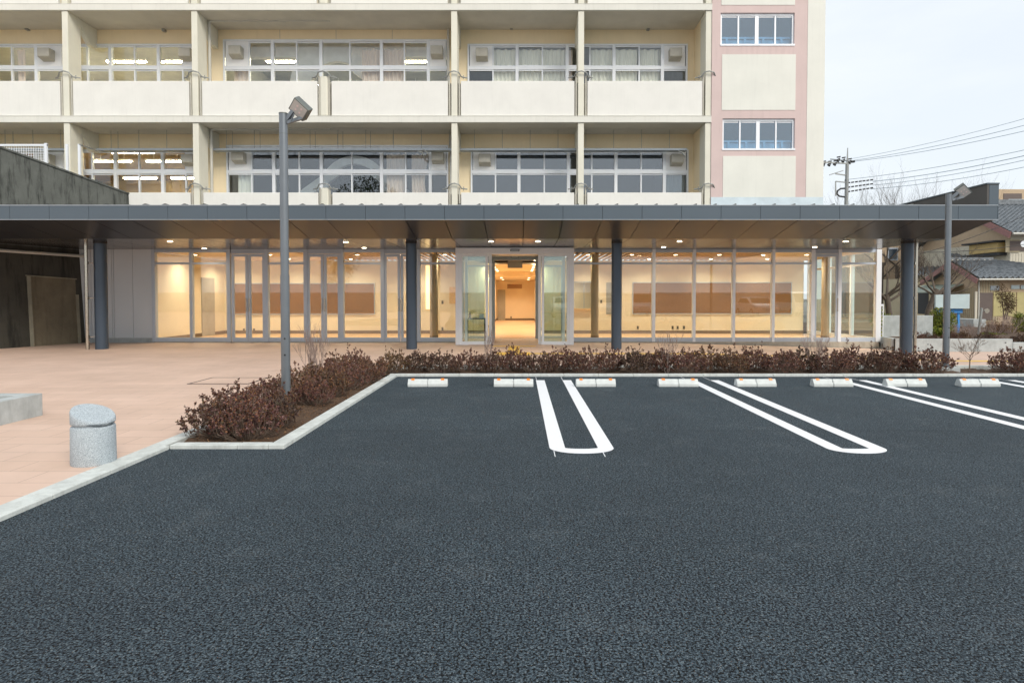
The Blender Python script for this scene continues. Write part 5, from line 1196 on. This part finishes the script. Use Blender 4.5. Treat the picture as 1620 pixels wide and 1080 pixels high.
box_px('transom_window', M['glass_r'], 1566, 1580, 452, 459, hy0, 0.02, H1, 0.02); box_px('transom_window', M['signface'], 1599, 1612, 451, 457, hy0, 0.02, H1, 0.02); box_px('transom_window', M['signface'], 1614, 1628, 451, 457, hy0, 0.02, H1, 0.02)
m_ = MB(); m_.add([(hx - 0.02, hy0 + 0.9, 2.0), (hx - 0.02, hy1 + 0.8, 2.0), (hx - 1.25, hy1 + 0.8, 1.62), (hx - 1.25, hy0 + 0.9, 1.62), (hx - 0.02, hy0 + 0.9, 2.05), (hx - 0.02, hy1 + 0.8, 2.05), (hx - 1.25, hy1 + 0.8, 1.67), (hx - 1.25, hy0 + 0.9, 1.67)], [(0,1,2,3),(7,6,5,4),(0,3,7,4),(1,5,6,2),(2,6,7,3),(0,4,5,1)]); m_.build('awning', M['awn'], H1)
m_ = MB()
for y in (hy0 + 2.2, hy0 + 3.5): m_.box(hx - 0.03, hx - 0.02, y, y + 0.9, 0.5, 1.7)
m_.build('dark_opening', M['joint'], H1)
m_ = MB(); a = at(1540, 510, 28)[0]; m_.box(a, at(1560, 510, 28)[0], 28, 29.8, 0.0, az(505, 28)); m_.build('porch_step', M['concrete'], H1, bevel=0.01)
# two-storey house behind
H2 = empty('two_storey_house', (30, 37, 0), 'cream two storey house with a large grey tiled roof behind the low house', 'house')
X2, Y20, Y21, XE2 = 27.1, 35.0, 42.5, 40; z2 = az(371, 35.0); ym2 = 38.8; zr2 = z2 + 1.85
m_ = MB(); m_.box(X2, XE2, Y20, Y20 + 0.2, 0, z2); m_.box(X2, X2 + 0.2, Y20 + .2, Y21, 0, z2); m_.box(XE2 - .2, XE2, Y20 + .2, Y21, 0, z2); m_.box(X2 + .2, XE2 - .2, Y21 - .2, Y21, 0, z2); m_.build('wall', M['ribbed_w'], H2)
m_ = MB(); m_.add([(X2 - 0.02, Y20, z2 - 0.35), (X2 - 0.02, Y21, z2 - 0.35), (X2 - 0.02, Y21, z2), (X2 - 0.02, ym2, zr2), (X2 - 0.02, Y20, z2), (X2 + 0.1, Y20, z2 - 0.35), (X2 + 0.1, Y21, z2 - 0.35), (X2 + 0.1, Y21, z2), (X2 + 0.1, ym2, zr2), (X2 + 0.1, Y20, z2)], [(0,1,2,3,4),(9,8,7,6,5),(0,5,6,1),(2,7,8,3),(3,8,9,4)]); m_.build('gable', M['stucco'], H2)
m_ = MB(); ribs(m_, X2, XE2, Y20, 0.3, az(401, Y20), 0.16); ribs_y(m_, X2, Y20, Y21, 0.3, z2 - 0.4, 0.16); m_.build('siding', M['ribbed_w'], H2)
m_ = MB(); tile_roof(m_, (X2 - 0.5, Y20 - 0.6, z2 + 0.0), (XE2, Y20 - 0.6, z2 + 0.0), (X2 - 0.5, ym2, zr2 + 0.3), (XE2, ym2, zr2 + 0.3)); m_.build('roof', M['tile'], H2, fix=False)
m_ = MB(); m_.add([(X2 - 0.5, Y21 + 0.6, z2), (XE2, Y21 + 0.6, z2), (XE2, ym2, zr2 + 0.28), (X2 - 0.5, ym2, zr2 + 0.28)], [(0,1,2,3)]); m_.build('rear_roof', M['tile'], H2, fix=False)
m_ = MB(); m_.bar((X2 - 0.5, ym2, zr2 + 0.5), (XE2, ym2, zr2 + 0.5), 0.3, 0.28); m_.build('ridge', M['tile'], H2)
m_ = MB(); m_.bar((X2 - 0.52, Y20 - 0.65, z2 - 0.1), (X2 - 0.52, ym2, zr2 + 0.15), 0.06, 0.32); m_.bar((X2 - 0.52, Y21 + 0.65, z2 - 0.1), (X2 - 0.52, ym2, zr2 + 0.15), 0.06, 0.32); m_.build('barge_board', M['barge'], H2)
m_ = MB(); m_.tube([(X2 - 0.4, Y20 - 0.68, z2 - 0.02), (XE2, Y20 - 0.68, z2 + 0.02)], 0.07, 8); m_.build('gutter', M['pipe'], H2)
box_px('window', M['brown'], 1596, 1640, 381, 397, Y20, 0.05, H2, 0.02); box_px('shutter_box', M['ribbed'], 1590, 1612, 379, 399, Y20, 0.04, H2, 0.02)
m_ = MB(); m_.box(X2 - 0.5, X2 - 0.02, Y20 + 0.3, Y20 + 2.5, az(400, Y20 + 1), az(385, Y20 + 1)); m_.build('shutter_case', M['yellow'], H2)
m_ = MB(); m_.box(X2 - 0.75, X2 - 0.02, Y20 + 0.15, Y20 + 2.8, az(384.5, Y20 + 1), az(382, Y20 + 1)); m_.box(X2 - 0.55, X2 - 0.02, Y20 + 0.2, Y20 + 2.6, az(405, Y20 + 1), az(401, Y20 + 1)); m_.build('window_hood', M['joint'], H2)
# satellite dish
c = at(1619, 386, Y20 - 0.6); m_ = MB(); m_.tube([(c[0], Y20 - 0.62, c[1]), (c[0], Y20 - 0.55, c[1])], 0.17, 20, 0.05); m_.build('dish', M['alu_bright'], H2)
# third house further back, seen under the canopy
H3 = empty('tan_house', (24, 44, 0), 'tan house with a small tiled lean-to seen under the right end of the canopy', 'house')
Y3 = 44.0; a = at(1376, 400, Y3)[0]; b_ = at(1512, 400, Y3)[0]; z3 = 7.4
m_ = MB(); m_.box(a, b_, Y3, Y3 + 0.2, 0, z3); m_.box(a, a + .2, Y3 + .2, 50, 0, z3); m_.box(b_ - .2, b_, Y3 + .2, 50, 0, z3); m_.box(a + .2, b_ - .2, 49.8, 50, 0, z3); m_.build('wall', M['stucco'], H3)
m_ = MB(); m_.box(a - 0.5, b_ + 0.5, Y3 - 0.6, 50.6, z3, z3 + 0.25); m_.build('roof', M['tile'], H3)
f_ = box_px('window', M['alu'], 1448, 1465, 405, 426, Y3, 0.06, H3); box_px('pane', M['glass_r'], 1449.5, 1463.5, 407, 424.5, Y3, 0.01, f_, 0.07)
f_ = box_px('window', M['alu'], 1404, 1420, 392, 412, Y3, 0.06, H3); box_px('pane', M['glass_r'], 1405.5, 1418.5, 394, 410, Y3, 0.01, f_, 0.07)
m_ = MB(); tile_roof(m_, (at(1436, 436, 38)[0], 38, az(437, 38)), (at(1500, 436, 38)[0], 38, az(437, 38)), (at(1440, 425, 40)[0], 41, az(423, 41)), (at(1500, 425, 41)[0], 41, az(423, 41))); m_.build('lean_to_roof', M['tile'], H3, fix=False)
m_ = MB(); m_.box(at(1438, 450, 38.3)[0], at(1500, 450, 38.3)[0], 38.4, 41, 0, az(440, 38.3)); m_.build('lean_to', M['ribbed'], H3)
H4 = empty('cream_house', (27, 48, 0), 'cream sided house filling the gap left of the two storey house', 'house')
Y4 = 41.0; m_ = MB(); m_.box(at(1500, 400, Y4)[0], at(1556, 400, Y4)[0], Y4, Y4 + 5, 0, az(376, Y4)); m_.build('wall', M['ribbed_w'], H4)
m_ = MB(); ribs(m_, at(1500, 400, Y4)[0], at(1556, 400, Y4)[0], Y4, 0.3, az(378, Y4), 0.2); m_.build('siding', M['ribbed_w'], H4)
m_ = MB(); tile_roof(m_, (at(1490, 376, Y4)[0], Y4 - 0.5, az(377, Y4)), (at(1556, 376, Y4)[0], Y4 - 0.5, az(377, Y4)), (at(1490, 362, 44)[0], Y4 + 2.5, az(366, Y4)), (at(1556, 362, 44)[0], Y4 + 2.5, az(366, Y4))); m_.build('roof', M['tile'], H4, fix=False)
m_ = MB(); tile_roof(m_, (at(1498, 408, 38)[0], 38, az(409, 38)), (at(1538, 404, 38)[0], 38, az(409, 38)), (at(1498, 408, 39)[0], 39.5, az(402, 39)), (at(1535, 404, 39)[0], 39.5, az(402, 39))); m_.build('porch_roof', M['tile'], H4, fix=False)
# distant apartment block
AB = empty('apartment_block', (72, 90, 0), 'distant tan apartment block with balconies at the top right edge of the roofs', 'building')
Y5 = 90.0; a = at(1578.5, 320, Y5)[0]; b_ = at(1700, 320, Y5)[0]; zt_ = az(299.5, Y5)
m_ = MB(); m_.box(a, b_, Y5, Y5 + 12, 0, zt_); m_.build('wall', M['stucco'], AB)
for f in range(6):
    z = zt_ - 0.6 - 1.62 * f
    m_ = MB(); p0, p1 = at(1587, 320, Y5)[0], at(1616, 320, Y5)[0]
    m_.box(p0, p1, Y5 - 0.06, Y5 - 0.01, z - 1.0, z); m_.build('balcony_recess', M['brown'], AB)
    m_ = MB(); m_.box(p0, p1, Y5 - 1.0, Y5 - 0.07, z - 1.62, z - 1.48); m_.build('balcony_slab', M['slab'], AB)
    m_ = MB(); m_.box(p0 + 0.05, p1 - 0.05, Y5 - 0.98, Y5 - 0.92, z - 1.48, z - 0.95); m_.build('balustrade', M['paleblue'], AB)

# ------------------------------------------------------------ utility pole and wires
UP = empty('utility_pole', (23.1, 45, 0), 'tall concrete utility pole with crossarms and insulators right of the stair tower', 'utility pole')
Yu = 45.0; pxx = at(1338, 300, Yu)[0]
def u(px, py, Y=Yu): a = at(px, py, Y); return (a[0], Y, a[1])
m_ = MB(); m_.tube([(pxx - 0.05, Yu, 0), (pxx + 0.08, Yu, az(260, Yu))], 0.17, 14, 0.12); m_.tube([(pxx + 0.08, Yu, az(260, Yu)), (pxx + 0.1, Yu, az(234, Yu))], 0.07, 8, 0.03); m_.build('pole', M['rail'], UP)
m_ = MB(); m_.bar(u(1303, 257), (u(1346, 259)[0], Yu, u(1346, 259)[2]), 0.09, 0.09); m_.bar(u(1314, 252, 46), u(1343, 255, 44), 0.08, 0.08); m_.bar(u(1322, 275), u(1342, 278), 0.08, 0.08); m_.bar(u(1322, 287), u(1341, 289), 0.07, 0.07); m_.bar(u(1322, 287), u(1322, 310), 0.07, 0.07); m_.bar(u(1312, 277), u(1334, 270), 0.06, 0.06); m_.build('crossarm', M['rail'], UP)
m_ = MB(); m_.tube([u(1338, 298), u(1330, 298.5), u(1325, 302), u(1324, 307), u(1328, 310.5), u(1338, 312)], 0.06, 8); m_.build('cable_loop', M['black'], UP)
for px, py in ((1304, 260), (1313, 260), (1322, 259), (1327, 253), (1335, 254), (1345, 256)):
    m_ = MB(); m_.tube([u(px - 2.2, py + 2), u(px - 0.6, py), u(px + 1.6, py - 2.4)], 0.13, 7, 0.05); m_.tube([u(px - 3.0, py - 4), u(px + 2.5, py - 5)], 0.05, 5); m_.build('insulator', M['black'], UP)
for k in range(3):
    m_ = MB()
    for j in range(7):
        a = u(1341 + j * 6, 289.5 + k * 7 - j * 0.75 - k * 0.2 * j * 0.5); m_.tube([a, (a[0] + 0.17, a[1], a[2] + 0.03)], 0.055, 6)
    m_.build('cable_spacer', M['black'], UP)
for p_, q_ in ((u(1337, 286), u(1342, 285.5)), (u(1347, 256), u(1352, 255.5))): m_ = MB(); m_.tube([p_, q_], 0.09, 6); m_.build('insulator', M['black'], UP)
M['wire'] = pmat('power_wire', (0.42, 0.52, 0.58), 0.5)
WL = ['topmost overhead wire right of the utility pole', 'second overhead wire from the top', 'third overhead wire from the top', 'uppermost wire of the lower bundle', 'thick second wire of the lower bundle', 'third wire of the lower bundle', 'lowest overhead wire right of the utility pole']
for i, (pa, pb, rr) in enumerate(((u(1345, 251.5), (1620, 186.5), .014), (u(1350, 254), (1620, 197), .017), (u(1350, 255.5), (1620, 206), .017), (u(1341, 284), (1620, 236), .017), (u(1381, 287), (1620, 245), .022), (u(1382, 293), (1620, 252), .017), (u(1378, 299), (1620, 263), .017))):
    Y1 = 28.0; e = at(pb[0], pb[1], 34.0); pa = Vector(pa); q = Vector((e[0], 34.0, e[1])); endp = pa + (q - pa) * 1.9; m_ = MB(); pts = []
    for k in range(17):
        t = k / 16; p = pa.lerp(endp, t); p.z -= 0.55 * 4 * t * (1 - t) - 0.55 * 4 * (1/1.9) * (1 - 1/1.9) * (t * 1.9) * (0.9 if t < 0.53 else 0.9); pts.append(p)
    m_.tube(pts, rr, 5); tag(m_.build('power_wire', M['wire']), WL[i], 'wire', 'overhead wires right of the pole')
# service wires crossing in front of the houses
for (a, b_, lb) in (((1440, 399), (1625, 386), 'thin dark service wire crossing in front of the houses'), ((1455, 402), (1628, 338), 'thin dark service wire rising across the big tiled roof')):
    A = Vector(u(*a, 29)); B = Vector(u(*b_, 29)); m_ = MB(); m_.tube([A.lerp(B, k / 10) - Vector((0, 0, 0.12 * 4 * (k/10) * (1 - k/10))) for k in range(11)], 0.014, 5); tag(m_.build('service_wire', M['black']), lb, 'wire')

# ------------------------------------------------------------ what stands behind the photographer (seen mirrored in the glass)
bw = MB(); bw.box(-45, 60, -24.2, -24, 0, 1.9); tag(bw.build('boundary_wall', M['concrete']), 'long boundary wall across the far side of the car park, mirrored in the glass', 'wall')
M['carpaint'] = pmat('white_car_paint', (0.62, 0.64, 0.66), 0.25, var=0.02); M['tyre'] = pmat('tyre', (0.02, 0.02, 0.02), 0.8); M['cglass'] = pmat('car_glass', (0.02, 0.025, 0.03), 0.08, var=0.02)
def make_car(kind='sedan'):
    c = empty('parked_car'); pr = {'van': ([(-2.0, 0.35), (2.0, 0.35), (2.05, 0.8), (1.75, 1.0), (1.2, 1.72), (0.9, 1.82), (-1.9, 1.82), (-2.05, 1.1)], [(1.55, 1.05), (1.12, 1.68), (-1.8, 1.68), (-1.92, 1.1)]),
          'sedan': ([(-2.15, 0.32), (2.15, 0.32), (2.2, 0.7), (2.0, 0.86), (1.15, 0.98), (0.55, 1.40), (-0.7, 1.44), (-1.45, 1.05), (-2.1, 0.98)], [(1.0, 1.0), (0.52, 1.34), (-0.68, 1.37), (-1.25, 1.03)])}[kind]
    m_ = MB(); m_.prism(pr[0], lambda u_, v, w: (w, u_, v), -0.84, 0.84); m_.build('body', M['carpaint'], c, bevel=0.08)
    m_ = MB(); m_.prism(pr[1], lambda u_, v, w: (w, u_, v), -0.855, 0.855); m_.build('side_windows', M['cglass'], c)
    p = pr[0]; i = 3 if kind == 'van' else 4; m_ = MB(); q0, q1 = Vector((0, *p[i])), Vector((0, *p[i + 1])); d = (q1 - q0); nn = Vector((0, d.z, -d.y)).normalized() * 0.03
    a_, b2 = q0 + d * 0.06 + nn * -1, q0 + d * 0.92 + nn * -1; a_, b2 = q0 + d * 0.06 - nn * -1, q0 + d * 0.92 - nn * -1
    m_.add([(-0.72, a_.y, a_.z), (0.72, a_.y, a_.z), (0.66, b2.y, b2.z), (-0.66, b2.y, b2.z)], [(0, 1, 2, 3)]); m_.build('windscreen', M['cglass'], c, fix=False)
    for sx in (-1, 1):
        for yy in (-1.3, 1.35):
            m_ = MB(); m_.tube([(sx * 0.68, yy, 0.31), (sx * 0.86, yy, 0.31)], 0.31, 20); w_ = m_.build('wheel', M['tyre'], c); m_ = MB(); m_.tube([(sx * 0.86, yy, 0.31), (sx * 0.87, yy, 0.31)], 0.19, 16); m_.build('rim', M['alu_d'], w_)
        m_ = MB(); m_.box(sx * 0.55 - 0.16, sx * 0.55 + 0.16, 2.12, 2.215, 0.6, 0.74); m_.build('headlight', M['alu_bright'], c)
    return c
cs = make_car('sedan'); cv = make_car('van')
for i, (kd, x, y, rz, lb) in enumerate((('s', 6.2, -9.5, 0, 'white sedan parked behind the camera, second bay'), ('v', 9.0, -9.5, 2, 'white van parked behind the camera, mirrored in the right glass'), ('s', 17.5, -9, -1, 'white sedan parked behind the camera at the right'), ('v', 20.5, -9.2, 0, 'white van parked behind the camera at the far right'), ('s', 3.2, -9.4, 1, 'white sedan parked straight behind the entrance axis'), ('v', -3.4, -20, 180, 'white van parked far behind by the boundary wall'))):
    src = cs if kd == 's' else cv; o = src if i in (0, 1) else copy_tree(src); o.location = (x, y, 0); o.rotation_euler.z = R(rz); tag(o, lb, 'car', 'cars parked behind the camera')
def big_tree(x, y, h, seed, label):
    root = empty('leafy_tree', (x, y, 0), label, 'tree'); r = random.Random(seed); mb = MB(); mb.tube([(x, y, -0.2), (x + 0.1, y, h * 0.3), (x, y, h * 0.85)], 0.28, 10, 0.06); mb.build('trunk', M['bark'], root, fix=False)
    mb = MB()
    for k in range(46):
        v = rvec(r) * r.random() ** 0.4; c = (x + v.x * h * 0.24, y + v.y * h * 0.24, h * 0.6 + v.z * h * 0.38); leaf_blob(mb, c, (h * 0.07,) * 3, 150, r, 0.28)
    mb.build('crown', M['evergreen'], root, fix=False)
big_tree(-17.5, -24, 15.5, 3, 'tall dark evergreen behind the camera, mirrored in the lower twin bay window')
